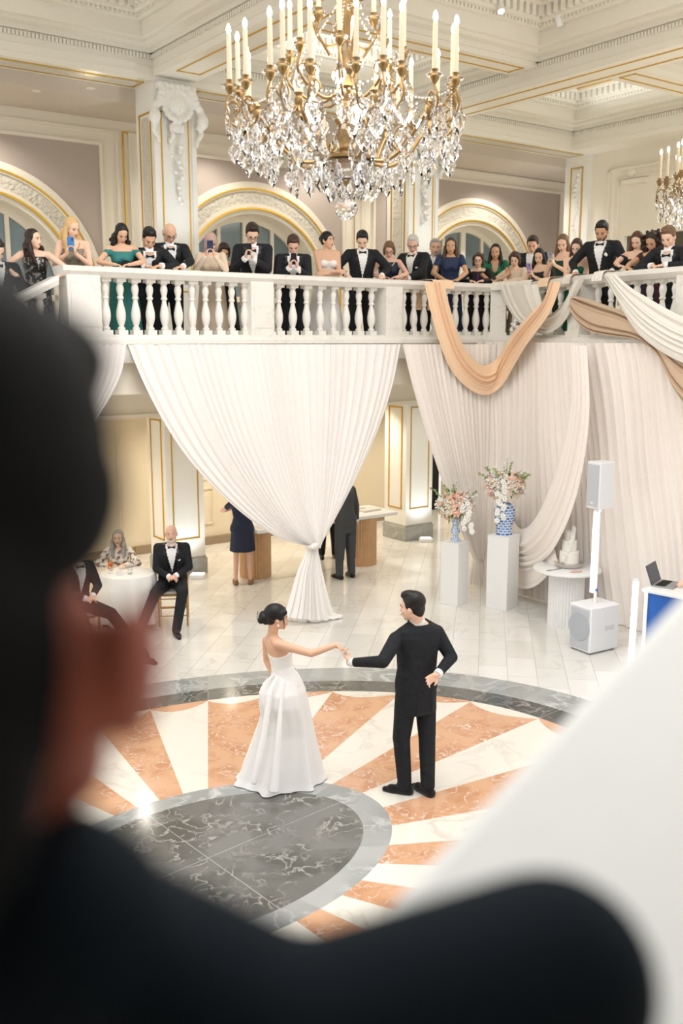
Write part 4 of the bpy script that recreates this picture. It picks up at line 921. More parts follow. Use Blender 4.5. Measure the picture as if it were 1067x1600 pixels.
def head_forms(mb, X, s, sex, k=1.0):
    f = 1.0 if sex == 'm' else .95; A = lambda c, r, n=18, m=12: mb.ell(c, r, X @ Matrix.Scale(s*f*k, 4), n, m)
    A((0, -.014, .028), (.077, .098, .092)); A((0, .022, -.035), (.061, .066, .074)); A((0, .058, -.092), (.028, .026, .024)); A((0, .03, -.075), (.047, .05, .035))
    for x in (-1, 1):
        A((x*.036, .05, -.028), (.028, .03, .03), 12, 8); A((x*.079, -.008, -.012), (.011, .019, .031), 12, 8); A((x*.077, .0, -.02), (.012, .012, .018), 10, 6)
    A((0, .072, .018), (.05, .018, .014)); A((0, .091, -.012), (.009, .013, .024), 10, 8); A((0, .100, -.03), (.0135, .014, .011), 10, 8); A((0, .082, -.062), (.026, .014, .02), 12, 8)
def face_parts(t, X, s, sex, S):
    f = s*(1.0 if sex == 'm' else .95); Y = X @ Matrix.Scale(f, 4)
    for x in (-1, 1):
        look = S.get('eyes', 'down')
        m = MB(); m.ell((x*.031, .078, .002), (.0135, .008, .0065 if look == 'open' else .0035), Y, 10, 6); e = m.build('eye', M_EYEW if look == 'open' else M_EYE, t, 'all')
        if look == 'open': MB().ell((x*.031, .0845, .002), (.006, .004, .006), Y, 8, 5).build('iris', M_EYE, e, 'all')
        b = MB(); b.tube([Y @ V3((x*.014, .088, .020)), Y @ V3((x*.032, .089, .026)), Y @ V3((x*.052, .074, .019))], [.003*f, .0042*f, .002*f], 6); b.build('eyebrow', HAIR[S.get('brow', 'd')], t, 'all')
    m = MB(); m.ell((0, .0945, -.058), (.021, .006, .0045), Y, 12, 6); m.ell((0, .0935, -.066), (.018, .006, .0055), Y, 12, 6); m.build('lips', S.get('lipm', M_LIP), t, 'all')
def glasses(t, X, s, col='1c1a1a'):
    m = MB(); Y = X @ Matrix.Scale(s, 4)
    for x in (-1, 1):
        pts = [Y @ V3((x*.033+.023*math.cos(a), .096, .0+.017*math.sin(a))) for a in [2*PI*i/14 for i in range(15)]]; m.tube(pts, .0022*s, 6)
        m.tube([Y @ V3((x*.056, .094, .006)), Y @ V3((x*.084, .03, .004)), Y @ V3((x*.084, -.01, 0))], .0022*s, 6)
    m.tube([Y @ V3((-.01, .1, .004)), Y @ V3((.01, .1, .004))], .002*s, 6); m.build('glasses', mat('spectacle_frame_'+col, col, .3), t, 'all')
def hair(t, X, s, sex, style, col, vox=.008):
    Y = X @ Matrix.Scale(s*(1.0 if sex == 'm' else .95), 4); m = MB(); E = lambda c, r: m.ell(c, r, Y, 16, 10)
    def cap(a, b, ra, rb): m.capsule(Y @ V3(a), Y @ V3(b), ra*s, rb*s, 12)
    r = random.Random(len(style)+int(abs(X.translation.x*97)))
    if style in ('short', 'thick'):
        E((0, -.030, .052), (.084, .100, .088)); E((0, -.052, -.005), (.073, .064, .075)); E((0, .032, .104), (.056, .045, .026))
        for x in (-1, 1): E((x*.072, -.01, .035), (.014, .04, .04))
        if style == 'thick': E((0, .02, .118), (.06, .06, .034))
    elif style == 'bald':
        E((0, -.066, -.018), (.070, .050, .045))
        for x in (-1, 1): E((x*.074, -.03, -.0), (.012, .04, .026))
    elif style == 'bun':
        E((0, -.026, .048), (.086, .104, .090)); E((0, -.055, .0), (.076, .062, .075)); E((0, -.118, .03), (.05, .045, .048))
        for x in (-1, 1): E((x*.068, .012, .03), (.018, .045, .045))
    elif style in ('bob', 'curlybob'):
        E((0, -.034, .052), (.088, .104, .091)); E((0, -.066, -.035), (.084, .060, .082))
        for x in (-1, 1): E((x*.080, -.018, -.02), (.022, .048, .08)); E((x*.066, .02, .06), (.024, .045, .045))
        E((-.02, .045, .095), (.05, .035, .022))
        if style == 'curlybob':
            for i in range(36): a = r.uniform(0, 2*PI); z = r.uniform(-.08, .1); q = .095*math.sqrt(max(.1, 1-(z/.16)**2)); x_ = q*math.cos(a); y_ = -.025+q*math.sin(a); 
            for i in range(36):
                a = r.uniform(PI*.85, PI*2.15); z = r.uniform(-.08, .1); q = .095*math.sqrt(max(.1, 1-(z/.16)**2)); E((q*math.cos(a), -.02+q*math.sin(a), z), (.022, .022, .022))
    elif style in ('long', 'wavy', 'curly', 'longside'):
        E((0, -.034, .050), (.085, .102, .090)); E((0, -.070, -.04), (.080, .054, .10))
        L = -.30 if style != 'curly' else -.24
        for x in (-1, 1):
            E((x*.074, -.012, .025), (.018, .05, .06)); fr = (.055 if (style != 'longside' or x > 0) else -.02)
            cap((x*.080, -.022, -.01), (x*.096, fr*.4, -.15), .026, .034); cap((x*.096, fr*.4, -.15), (x*.080, fr+.03, L), .034, .016)
        cap((0, -.085, -.06), (0, -.085, L+.04), .065, .045)
        for x in (-1, 1): cap((x*.055, -.075, -.08), (x*.07, -.06, L+.06), .05, .03)
        if style in ('wavy', 'curly'):
            for i in range(90 if style == 'curly' else 34):
                x = r.choice((-1, 1)); z = r.uniform(L, .1 if style == 'curly' else -.05); 
                if style == 'curly': a = r.uniform(PI*.9, PI*2.1); q = .115+.03*r.random(); E((q*math.cos(a), -.02+q*math.sin(a), z), (.026, .026, .026))
                else: E((x*(.09+r.uniform(-.02, .03)), r.uniform(-.05, .06), z), (.026, .024, .03))
    elif style == 'hijab':
        E((0, -.018, .035), (.094, .112, .108)); E((0, -.03, -.08), (.085, .085, .07)); cap((0, -.01, -.10), (0, .03, -.17), .075, .085)
        for x in (-1, 1): E((x*.07, .02, -.03), (.026, .05, .085))
        E((0, .02, -.125), (.06, .055, .03))
    me = blend_mesh(m, 'hair', HAIR.get(col) or col, vox*s, 2, .5); return link('headscarf' if style == 'hijab' else 'hair', me, t)
def beard(t, X, s, col, full=True):
    Y = X @ Matrix.Scale(s, 4); m = MB()
    if full:
        m.ell((0, .056, -.093), (.036, .030, .028), Y, 14, 8)
        for x in (-1, 1): m.capsule(Y @ V3((x*.030, .068, -.088)), Y @ V3((x*.062, .02, -.05)), .014*s, .011*s)
    m.tube([Y @ V3((-.024, .092, -.054)), Y @ V3((0, .101, -.046)), Y @ V3((.024, .092, -.054))], [.004*s, .006*s, .004*s], 8)
    link('beard' if full else 'moustache', blend_mesh(m, 'beard', HAIR[col], .006, 1, .4), t)
def setup(J, S):
    s = S['s']; m = S['sex'] == 'm'
    J.setdefault('Rh', V3((1, 0, 0))); J.setdefault('Rs', J['Rh'])
    up = (J['N']-J['P']).normalized(); sw = (.183 if m else .155)*s
    J.setdefault('SR', J['N']+J['Rs']*sw-up*.035*s); J.setdefault('SL', J['N']-J['Rs']*sw-up*.035*s)
    for q, sg in (('R', 1), ('L', -1)):
        hipj = J['P']+J['Rh']*(.09*s*sg)-V3((0, 0, .02)); J.setdefault('H'+q, hipj)
        if 'A'+q not in J: J['A'+q] = V3((hipj.x+.03*sg, hipj.y+.0, .085*s))
        if 'K'+q not in J: J['K'+q] = hipj.lerp(J['A'+q], .5)+V3((0, .03, 0))
        J.setdefault('T'+q, V3((.12*sg, 1, 0)).normalized())
def body_mesh(J, S, X):
    s = S['s']; m = S['sex'] == 'm'; g = 1.0 if m else .86; mb = MB(); torso(mb, J, S)
    if not m:
        up = (J['N']-J['P']); f = up.normalized().cross(J['Rs']).normalized()
        for x in (-1, 1): mb.ell(J['P']+up*.69+J['Rs']*(x*.066*s)+f*(.085*s), (.058*s, .052*s, .055*s))
    hb = X @ V3((0, -.03, -.06)); mb.capsule(J['N']-V3((0, 0, .03)), hb, (.062 if m else .050)*s, (.058 if m else .047)*s, 14)
    head_forms(mb, X, s, S['sex'])
    for q, sg in (('R', 1), ('L', -1)):
        sh, el, wr = J['S'+q], J['E'+q], J['W'+q]
        mb.capsule(J['N']-V3((0, 0, .015*s)), sh, .05*s*g, .052*s*g, 12); mb.capsule(sh, el, .053*s*g, .041*s*g); mid = el.lerp(wr, .3); mb.capsule(el, mid, .040*s*g, .040*s*g); mb.capsule(mid, wr, .040*s*g, .026*s*g)
        hd = J.get('h'+q) or (wr-el); hand(mb, wr, hd, J.get('n'+q) or V3((0, 0, -1)), s*(1.0 if m else .9), J.get('c'+q, .5), -sg*J.get('flip', 1), fr=S.get('fr', .0088))
        hp, kn, an = J['H'+q], J['K'+q], J['A'+q]
        mb.capsule(hp, kn, .088*s*g, .056*s*g, 14); mc = kn.lerp(an, .3); mb.capsule(kn, mc, .055*s*g, .056*s*g); mb.capsule(mc, an, .056*s*g, .036*s*g)
        td = J['T'+q]; mb.capsule(an+V3((0, 0, -.03*s)), an+td*.11*s+V3((0, 0, -.055*s)), .030*s, .022*s)
    return mb
def tframe(J):
    up = (J['N']-J['P']).normalized(); r = J['Rs']; return up, r, up.cross(r).normalized()
def make_person(root, J, S):
    """body one continuous mesh; clothes, hair, features are children of the person's root"""
    setup(J, S); s = S['s']; vx = S.get('vox', .0105); sex = S['sex']; up, rr, ff = tframe(J)
    X = S['X']; 
    link('body', blend_mesh(body_mesh(J, S, X), 'body', SKIN[S['skin']], vx, 3, .5), root)
    face_parts(root, X, s, sex, S)
    if S.get('hair'): hair(root, X, s, sex, S['hair'], S['hc'], .008)
    if S.get('glasses'): glasses(root, X, s, S['glasses'])
    if S.get('beard'): beard(root, X, s, S['beard'])
    if S.get('moustache'): beard(root, X, s, S['moustache'], False)
    o = S['outfit']
    if o in ('tux', 'suit'):
        jm = S.get('jm', M_TUX); g = .016*s
        m = MB(); torso(m, J, S, g, -.36 if not J.get('seated') else -.12, 1.0, 28, None)
        if not J.get('seated'):
            c = J['P']; 
        m.capsule(J['N']-up*.02*s+rr*.05*s, J['SR']+up*.0, .062*s, .064*s); m.capsule(J['N']-up*.02*s-rr*.05*s, J['SL'], .062*s, .064*s)
        for q in 'RL':
            e = J['W'+q].lerp(J['E'+q], .12); m.capsule(J['S'+q], J['E'+q], .068*s, .056*s, 14); m.capsule(J['E'+q], e, .055*s, .040*s, 14)
            # cuff
            c = MB(); d = (J['W'+q]-J['E'+q]).normalized(); c.tube([e, J['W'+q]+d*.012], [.039*s, .037*s], 16); c.build('shirt_cuff', M_SHIRT, root, True)
        jk = blend_mesh(m, 'jacket', jm, vx, 3, .5)
        N = J['N']; vw = S.get('vw', .078)*s; vl = S.get('vl', .34)*s
        def inV(c):
            d = c-N; x = d.dot(rr); t = -d.dot(up); y = d.dot(ff)
            return y > .02*s and -.03 < t < vl and abs(x) < vw*(1-max(0, t)/vl)
        def inL(c):
            d = c-N; x = d.dot(rr); t = -d.dot(up); y = d.dot(ff)
            return y > .02*s and -.03 < t < vl*1.12 and abs(x) < (vw*(1-max(0, t)/vl/1.12)+.032*s)
        link('shirt_front', split_mesh(jk, 'shirt_front', inV, M_SHIRT), root)
        if o == 'tux': link('lapel', split_mesh(jk, 'lapel', inL, M_SATIN), root)
        link('jacket', jk, root)
        c = MB(); hb = X @ V3((0, -.03, -.075)); c.tube([N-up*.02*s+ff*.006, N.lerp(hb, S.get('colk', .42))+ff*.004], [.076*s, .062*s], 20); c.build('collar', M_SHIRT, root, True)
        if S.get('tie', 'bow') == 'bow':
            p = N-up*.006*s+ff*.090*s; b = MB(); b.ell(p, (.011*s, .009*s, .011*s))
            for x in (-1, 1): b.tube([p+rr*(x*.008*s), p+rr*(x*.05*s)], [.008*s, .022*s], 10)
            b.build('bow_tie', M_SATIN, root, True)
        if S.get('square'): 
            p = N-up*.17*s-rr*(.095*s)+ff*.14*s; MB().ell(p, (.024*s, .012*s, .014*s)).build('pocket_square', M_SHIRT, root, True)
        if S.get('flower'):
            p = N-up*.13*s-rr*(.095*s)+ff*.145*s; b = MB()
            for k in range(6): b.ell(p+V3((.012*math.cos(k), .004, .014*math.sin(k*1.3))), (.014, .01, .014), None, 8, 5)
            b.build('boutonniere', PET['white'], root, 'all')
        trousers(root, J, S, S.get('tm', jm), vx)
    elif o == 'dress' or o == 'top':
        dm = S['dm']; top = S.get('top', .80); m = MB(); g = .010*s; torso(m, J, S, g, -.1, top, 28)
        f = ff; upv = (J['N']-J['P'])
        for x in (-1, 1): m.ell(J['P']+upv*.68+J['Rs']*(x*.066*s)+f*(.088*s), (.062*s, .055*s, .058*s))
        sl = S.get('sleeve', 0)
        if S.get('straps'):
            for x in (-1, 1): m.capsule(J['P']+upv*.78+rr*(x*.085*s)+f*.095*s, J['N']+rr*(x*.075*s)-up*.005, .016*s, .014*s); m.capsule(J['N']+rr*(x*.075*s)-up*.005, J['P']+upv*.78+rr*(x*.085*s)-f*.08*s, .014*s, .02*s)
        if sl:
            for q in 'RL':
                m.capsule(J['S'+q]-up*S.get('drop', 0)*s, J['S'+q].lerp(J['E'+q], min(1, sl)), .058*s, .048*s)
                if sl > 1: m.capsule(J['E'+q], J['E'+q].lerp(J['W'+q], sl-1), .046*s, .034*s)
        L = S.get('len', .12)                               # hem height
        skirt(m, J, S, L, S.get('flare', .24))
        me = blend_mesh(m, 'dress', dm, vx, 3, .5)
        if S.get('neck'):                                   # scoop of bare skin at the neckline
            nw, nl = S['neck']
            def sc(c):
                d = c-J['N']; x = d.dot(rr); t = -d.dot(up); y = d.dot(ff); return y > 0 and t < nl and abs(x) < nw*math.sqrt(max(0, 1-(max(0, t)/nl)**2))
            q = split_mesh(me, 'x', sc, dm); bpy.data.meshes.remove(q)
        link('dress', me, root)
        shoes(root, J, S, S.get('shoe', M_SHOE))
def skirt(m, J, S, hem, flare, n=28):
    s = S['s']; P = J['P']; R = []; z0 = P.z+.04
    f = V3((0, 0, 1)).cross(J['Rh']).normalized()
    for i in range(10):
        k = i/9; z = z0+(hem-z0)*k; w_ = (.178*s*(1-k)+flare*k); d = (.122*s*(1-k)+flare*.8*k); c = V3((P.x, P.y, z))
        R.append([c+J['Rh']*(w_*math.cos(2*PI*j/n)*(1+.05*k*math.cos(6*2*PI*j/n)))+f*(d*math.sin(2*PI*j/n)*(1+.05*k*math.cos(5*2*PI*j/n))) for j in range(n)])
    m.rings(R)
def trousers(root, J, S, tm, vx):
    s = S['s']; m = MB(); torso(m, J, S, .010*s, -.14, .16, 24)
    for q in 'RL':
        a = J['A'+q]; m.capsule(J['H'+q], J['K'+q], .104*s, .078*s, 16); m.capsule(J['K'+q], a+V3((0, 0, .0)), .076*s, .062*s, 16)
        if not J.get('seated') and not S.get('couple'): m.capsule(J['H'+q], a.lerp(J['H'+q], .3), .104*s, .07*s, 16)
    link('trousers', blend_mesh(m, 'trousers', tm, vx, 3, .5), root); shoes(root, J, S, S.get('shoe', M_SHOE))
def shoes(root, J, S, sm):
    s = S['s']
    for q in 'RL':
        a = J['A'+q]; td = J['T'+q]; m = MB(); z = V3((a.x, a.y, a.z-.055*s)); fl = a.z-.085*s
        m.capsule(z-td*.035*s, z+td*.12*s-V3((0, 0, .0)), .047*s, .042*s, 14); m.capsule(z+td*.10*s-V3((0, 0, .008)), z+td*.175*s-V3((0, 0, .010*s)), .042*s, .026*s, 14)
        m.capsule(a-V3((0, 0, .05*s)), a+td*.03*s-V3((0, 0, .01)), .046*s, .044*s)
        me = blend_mesh(m, 'shoe', sm, .009, 2, .5)
        lo = fl+.001
        for v in me.vertices: v.co.z = max(v.co.z, lo) if abs(td.z) < .2 else v.co.z
        link('shoe', me, root)

def look(p, tgt, cap=(-.75, .5)):
    d = V3(tgt)-V3(p); yaw = math.atan2(-d.x, d.y); pit = math.atan2(d.z, math.hypot(d.x, d.y)); return yaw, max(cap[0], min(cap[1], pit))
COUPLE = V3((0.1, 7.75, 1.5))
def phone(p, face, up_, name_lab, col='24303f', grp=None):
    """a phone held upright; face = way its back camera points"""
    f = V3(face).normalized(); u = V3(up_); u = (u-f*u.dot(f)).normalized(); r = f.cross(u)
    M = Matrix((( r.x, f.x, u.x, p.x), (r.y, f.y, u.y, p.y), (r.z, f.z, u.z, p.z), (0, 0, 0, 1)))
    t = empty('phone', p, 0, name_lab, 'phone', grp); T = Matrix.Translation(-V3(p)) @ M
    MB().bbox(-.038, .038, -.005, .005, -.075, .075, .003, T).build('case', mat('phone_case_'+col, col, .35), t)
    m = MB(); m.bbox(-.032, -.002, .005, .008, .035, .068, .002, T); cb = m.build('camera_bump', mat('phone_case_'+col, col, .35), t)
    for z in (.06, .043): MB().lathe([(0, 0), (.007, 0), (.007, .002), (0, .002)], 10, T @ Matrix.Translation((-.017, .008, z)) @ Matrix.Rotation(-PI/2, 4, 'X')).build('lens', M_BLACK, cb)
    MB().box(-.036, .036, -.006, -.005, -.073, .073, T).build('screen', mat('phone_screen', '8fb2d8', .2, emit=.6), t)
def watcher(px, py, S, label, mode='rail', off=.30, turn=None, tgt=None, fl=ZB, headturn=0, dz=0, roll=0, place=None):
    hp = place or on_face(px, py, -off); s0 = 1.0 if S['sex'] == 'm' else .93
    S.setdefault('s', s0); S.setdefault('fr', .0095)
    q, ang = rail_at(px, py) if not place else (None, 0); fw_uv = (math.sin(ang), -math.cos(ang)); fw = V3((fw_uv[0]*CA-fw_uv[1]*SA, fw_uv[0]*SA+fw_uv[1]*CA, 0))
    if turn is not None: a = math.radians(turn); fw = V3((math.sin(a), -math.cos(a), 0))   # 0 = towards the camera, + = to picture right
    rz = math.atan2(-fw.x, fw.y); hz = hp.z-fl
    s = S['s']; Lt = .50*s; hipz = .93*s; nz = hz-.155*s*.93   # neck base height
    dzt = nz-hipz
    if dzt > Lt*.985: k = nz/(.93+.50*.985)/s; s = S['s'] = s*k; Lt = .50*s; hipz = .93*s; dzt = nz-hipz
    crouch = 0
    if dzt < Lt*.72: crouch = min(Lt*.72-dzt, .5); hipz -= crouch; dzt = Lt*.72
    lean = math.sqrt(max(0, Lt*Lt-dzt*dzt)); neckf = .035*s
    root = empty('person', V3((hp.x, hp.y, fl))-fw*(lean+neckf), rz, label, 'person', None)
    iM = (Matrix.Translation(root.location) @ Matrix.Rotation(rz, 4, 'Z')).inverted()
    H = iM @ hp; H = V3((0, H.y, H.z)); P = V3((0, 0, hipz)); N = V3((0, lean, nz))
    yaw, pit = look(hp, tgt or COUPLE); yaw = yaw-rz
    while yaw > PI: yaw -= 2*PI
    while yaw < -PI: yaw += 2*PI
    yaw = max(-1.3, min(1.3, yaw))+math.radians(headturn); pit = pit+dz
    S['X'] = Matrix.Translation(H) @ Matrix.Rotation(yaw, 4, 'Z') @ Matrix.Rotation(pit, 4, 'X') @ Matrix.Rotation(roll, 4, 'Y')
    J = dict(P=P, N=N, Rh=V3((1, 0, 0)), bend=0)
    up = (N-P).normalized(); sw = (.183 if S['sex'] == 'm' else .155)*s
    SR = N+V3((sw, 0, 0))-up*.035*s; SL = N-V3((sw, 0, 0))-up*.035*s
    railY = lean+neckf+off; rz_ = ZR-fl+.045 if fl == ZB else ZR-fl-.1
    reach = .52*s
    def tgt_ok(sh, w): d = w-sh; return sh+d.normalized()*min(d.length, reach*.98)
    d = V3((0, 0, -1)); res = []
    if mode == 'rail': WR, WL = V3((.10, railY-.02, rz_)), V3((-.09, railY+.02, rz_)); hR, hL = V3((-.7, .5, -.1)), V3((.7, .5, -.1)); nR = nL = d; c = .4
    elif mode == 'wide': WR, WL = V3((.24, railY-.04, rz_)), V3((-.24, railY-.04, rz_)); hR, hL = V3((-.1, 1, -.1)), V3((.1, 1, -.1)); nR = nL = d; c = .35
    elif mode == 'phone':
        ph = H+V3((0, .30*s, -.09*s)); WR, WL = ph+V3((.05, -.03, -.10)), ph+V3((-.05, -.03, -.10)); hR, hL = V3((-.25, .2, 1)), V3((.25, .2, 1)); nR, nL = V3((-1, .2, 0)), V3((1, .2, 0)); c = .7
    elif mode == 'phonelow':
        ph = H+V3((.02, .26*s, -.22*s)); WR, WL = ph+V3((.05, -.03, -.09)), ph+V3((-.05, -.03, -.09)); hR, hL = V3((-.25, .3, 1)), V3((.25, .3, 1)); nR, nL = V3((-1, .2, 0)), V3((1, .2, 0)); c = .7
    elif mode == 'folded': WR, WL = V3((-.10, lean+.20, rz_+.05)), V3((.10, lean+.18, rz_+.01)); hR, hL = V3((-1, -.1, .0)), V3((1, -.1, 0)); nR = nL = V3((0, -1, -.3)); c = .3
    elif mode == 'chin': WR = H+V3((.035, .07, -.20)); WL = V3((.05, railY-.02, rz_)); hR = V3((-.1, .2, 1)); hL = V3((1, .1, 0)); nR = V3((-.3, -1, 0)); nL = d; c = .9
    elif mode == 'down': WR, WL = SR+V3((.07, .05, -.50*s)), SL+V3((-.07, .05, -.50*s)); hR = hL = V3((0, .1, -1)); nR, nL = V3((-1, 0, 0)), V3((1, 0, 0)); c = .4
    WR, WL = tgt_ok(SR, WR), tgt_ok(SL, WL)
    pole = V3((.55, -.35, -.7)) if mode not in ('rail', 'wide', 'folded') else V3((.9, -.2, -.25))
    J['ER'], J['WR'] = ik(SR, WR, .285*s, .255*s, pole); J['EL'], J['WL'] = ik(SL, WL, .285*s, .255*s, V3((-pole.x, pole.y, pole.z)))
    J['hR'], J['hL'], J['nR'], J['nL'], J['cR'], J['cL'] = hR, hL, nR, nL, c, c
    for q, sg in (('R', 1), ('L', -1)):
        if crouch: J['A'+q] = V3((.1*sg, -.05, .085*s)); hp_ = P+V3((.09*sg*s, 0, -.02)); k, _ = ik(hp_, J['A'+q], .43*s, .43*s, V3((0, 1, 0))); J['K'+q] = k
    make_person(root, J, S)
    if mode.startswith('phone'):
        Mw = Matrix.Translation(root.location) @ Matrix.Rotation(rz, 4, 'Z'); p = (J['WR']+J['WL'])/2+V3((0, .045, .11)); 
        f = (Mw.to_3x3() @ V3((0, 1, -.35))); phone(Mw @ p, f, (0, 0, 1), S.get('plab', 'dark phone held up by a guest'), S.get('pcol', '24303f'))
    return root, J, S
SEQ = speckle('sequin_black_silver', '151415', '8f8983', 26, .55, .4, .3); 
def fab(n, c, r=.6, **k): return mat('fabric_'+n, c, r, **k)
NAVY = fab('navy', '17223c'); TEAL = fab('teal', '2f7f7b'); EMER = fab('emerald', '0f6e4e'); DGREEN = fab('dark_green', '173a2d'); BEIGE = fab('beige', 'e3cfb8'); WHITE = fab('white_satin', 'f4f3f0', .4); BLACKF = fab('black', '111114'); MIDN = fab('midnight_blue', '1f2f52'); TAUG = fab('taupe_glitter', '8d8474', .5, vary=(80, .5)); NAVYS = mat('navy_wool', '1c2333', .8); CHAR = mat('charcoal_wool', '4a4c4e', .85, vary=(80, .15)); DARKW = mat('dark_wool', '1d2026', .8)
G = []
def w(*a, **k): G.append(watcher(*a, **k))
st1 = on_v(53, 374, 5.25); st0 = on_v(-6, 392, 5.2)
w(53, 374, dict(sex='f', skin='f', hair='wavy', hc='d', outfit='dress', dm=SEQ, top=.9, straps=1, flare=.2), 'dark haired woman in black sequinned sleeveless dress leaning on the stair balustrade', 'wide', place=st1, fl=st1.z-1.47, turn=20, tgt=V3((3, 9, 4.6)))
w(-10, 392, dict(sex='m', skin='f', hair='short', hc='d', outfit='tux'), 'man in dark suit at the left edge, lowest on the stairs', 'down', place=st0, fl=st0.z-1.6, turn=30)
w(113, 357, dict(sex='f', skin='f', hair='long', hc='y', brow='l', outfit='dress', dm=TAUG, top=.86, straps=1, s=.98, plab='blue phone held at chest height by the blonde woman', pcol='4a86c8'), 'blonde woman in glittery taupe dress holding a phone above the corner post', 'phonelow', off=.42, turn=14, headturn=0, tgt=V3((-1.7, 10.6, 4.4)))
w(190, 366, dict(sex='f', skin='o', hair='wavy', hc='k', outfit='dress', dm=TEAL, top=.88, sleeve=.35, drop=.03, flare=.22), 'smiling woman with long black hair in a teal off-shoulder dress', 'rail', turn=12)
w(233, 373, dict(sex='m', skin='o', hair='thick', hc='k', brow='k', outfit='tux'), 'young man with black hair in tuxedo looking straight down at his hands', 'rail', turn=20, dz=-.12, off=.24)
w(265, 365, dict(sex='m', skin='w', hair='bald', hc='g', brow='g', outfit='tux', glasses='2a2626', s=1.0), 'bald man with glasses and tuxedo in front of the left upper pier', 'rail', off=.36, turn=18)
w(329, 379, dict(sex='f', skin='f', hair='hijab', hc=fab('dusty_pink', 'bf9f94'), outfit='dress', dm=BEIGE, top=.97, sleeve=1.9, flare=.24, plab='dark blue phone raised by the woman in the pink headscarf', pcol='2f3f60'), 'woman in dusty pink headscarf and beige gown filming with her phone', 'phone', turn=6)
w(350, 394, dict(sex='f', skin='w', hair='bob', hc='d', outfit='dress', dm=BLACKF, top=.97, sleeve=1), 'dark haired guest mostly hidden behind the headscarfed woman', 'down', off=.75, turn=10)
w(394, 366, dict(sex='m', skin='f', hair='thick', hc='d', outfit='tux', glasses='222222', flower=1, plab='black phone held up by the tall man with glasses', pcol='1e2024', s=1.06), 'tall brown haired man with glasses and tuxedo filming with his phone', 'phonelow', turn=0, dz=-.1)
w(458, 383, dict(sex='m', skin='p', hair='short', hc='m', outfit='tux', flower=1, plab='black phone held low over the rail by the stooping man', pcol='141416'), 'stooping brown haired man in tuxedo reading the phone held over the rail', 'phonelow', turn=8, dz=-.15, off=.15)
w(512, 376, dict(sex='f', skin='w', hair='bun', hc='k', outfit='dress', dm=WHITE, top=.74, flare=.3, eyes='open', brow='d', lipm=M_LIPR), 'smiling woman with black bun in white strapless dress, arms folded', 'folded', turn=20, tgt=V3((6, 8.0, 5.0)))
w(566, 376, dict(sex='m', skin='f', hair='short', hc='k', brow='k', outfit='tux', moustache='d'), 'dark haired man with moustache in tuxedo, hands spread on the rail', 'wide', turn=6, dz=-.1)
w(608, 391, dict(sex='f', skin='p', hair='bob', hc='l', outfit='dress', dm=NAVY, top=.95, straps=1, glasses='2c2c33', eyes='open', wide=1.08), 'short haired woman with glasses, pearl necklace and navy sleeveless dress', 'rail', turn=2)
w(645, 382, dict(sex='m', skin='p', hair='short', hc='s', brow='g', outfit='tux', square=1, glasses='55504c', wide=1.08), 'silver haired man with glasses, tuxedo and white pocket square', 'rail', turn=-30, off=.32)
w(680, 387, dict(sex='m', skin='w', hair='short', hc='g', brow='x', outfit='suit', jm=NAVYS, tie='none', beard='g'), 'grey bearded man in navy suit behind the woman in blue lace', 'down', off=.62, turn=10, tgt=V3((1.5, 3, 3.5)))
w(704, 385, dict(sex='f', skin='t', hair='longside', hc='m', outfit='dress', dm=MIDN, top=.97, sleeve=.5, eyes='open', plab='pale phone held at the rail by the woman in blue lace', pcol='9fb4c8'), 'woman with long brown hair and drop earrings in blue lace dress', 'rail', turn=-2, tgt=V3((.5, 4, 3.6)))
w(747, 407, dict(sex='f', skin='f', hair='curlybob', hc='m', outfit='dress', dm=BLACKF, top=.98, sleeve=1.9, glasses='5b4a3c', eyes='open'), 'small woman with brown bob and glasses in black jacket over purple top', 'rail', turn=-10, tgt=V3((0, 4, 3.0)))
w(774, 394, dict(sex='f', skin='t', hair='long', hc='k', brow='k', outfit='dress', dm=EMER, top=.95, sleeve=.5, neck=(.05, .17), eyes='open'), 'woman with long black hair in emerald green dress', 'rail', off=.45, turn=-8, tgt=V3((0, 5, 3.4)))
w(804, 406, dict(sex='f', skin='f', hair='curlybob', hc='m', outfit='dress', dm=BEIGE, top=.98, sleeve=1.8, wide=1.05), 'older woman with brown curls in beige cardigan beside the emerald dress', 'rail', off=.30, turn=-38)
w(832, 383, dict(sex='m', skin='w', hair='short', hc='d', outfit='suit', jm=DARKW, tie='none'), 'dark haired man in dark suit behind the woman with a lilac phone', 'down', off=.85, turn=-30)
w(842, 401, dict(sex='f', skin='f', hair='long', hc='k', outfit='dress', dm=BLACKF, top=.84, straps=1, plab='lilac phone held out over the rail by a dark haired woman', pcol='a08ac0'), 'dark haired woman in black strappy dress holding a lilac phone', 'phonelow', off=.22, turn=-40)
w(879, 381, dict(sex='f', skin='f', hair='long', hc='l', brow='l', outfit='dress', dm=DGREEN, top=.82, straps=1, plab='grey phone held up by the light brown haired woman', pcol='9aa6b0'), 'light brown haired woman in dark green strappy dress with a grey phone', 'phonelow', off=.3, turn=-45, headturn=0)
w(901, 387, dict(sex='f', skin='f', hair='long', hc='m', outfit='dress', dm=EMER, top=.72), 'woman with long brown hair resting her chin on her hand', 'chin', off=.18, turn=-25)
w(940, 362, dict(sex='m', skin='t', hair='short', hc='k', brow='k', outfit='tux', beard='k', flower=1, s=1.02), 'tall bearded man in tuxedo with white boutonniere and clear shirt front', 'wide', off=.32, turn=-32)
w(995, 377, dict(sex='f', skin='f', hair='long', hc='r', outfit='dress', dm=NAVY, top=.83, sleeve=.4, drop=.05), 'auburn haired woman in off-shoulder navy dress beside the bearded man', 'rail', off=.6, turn=-30)
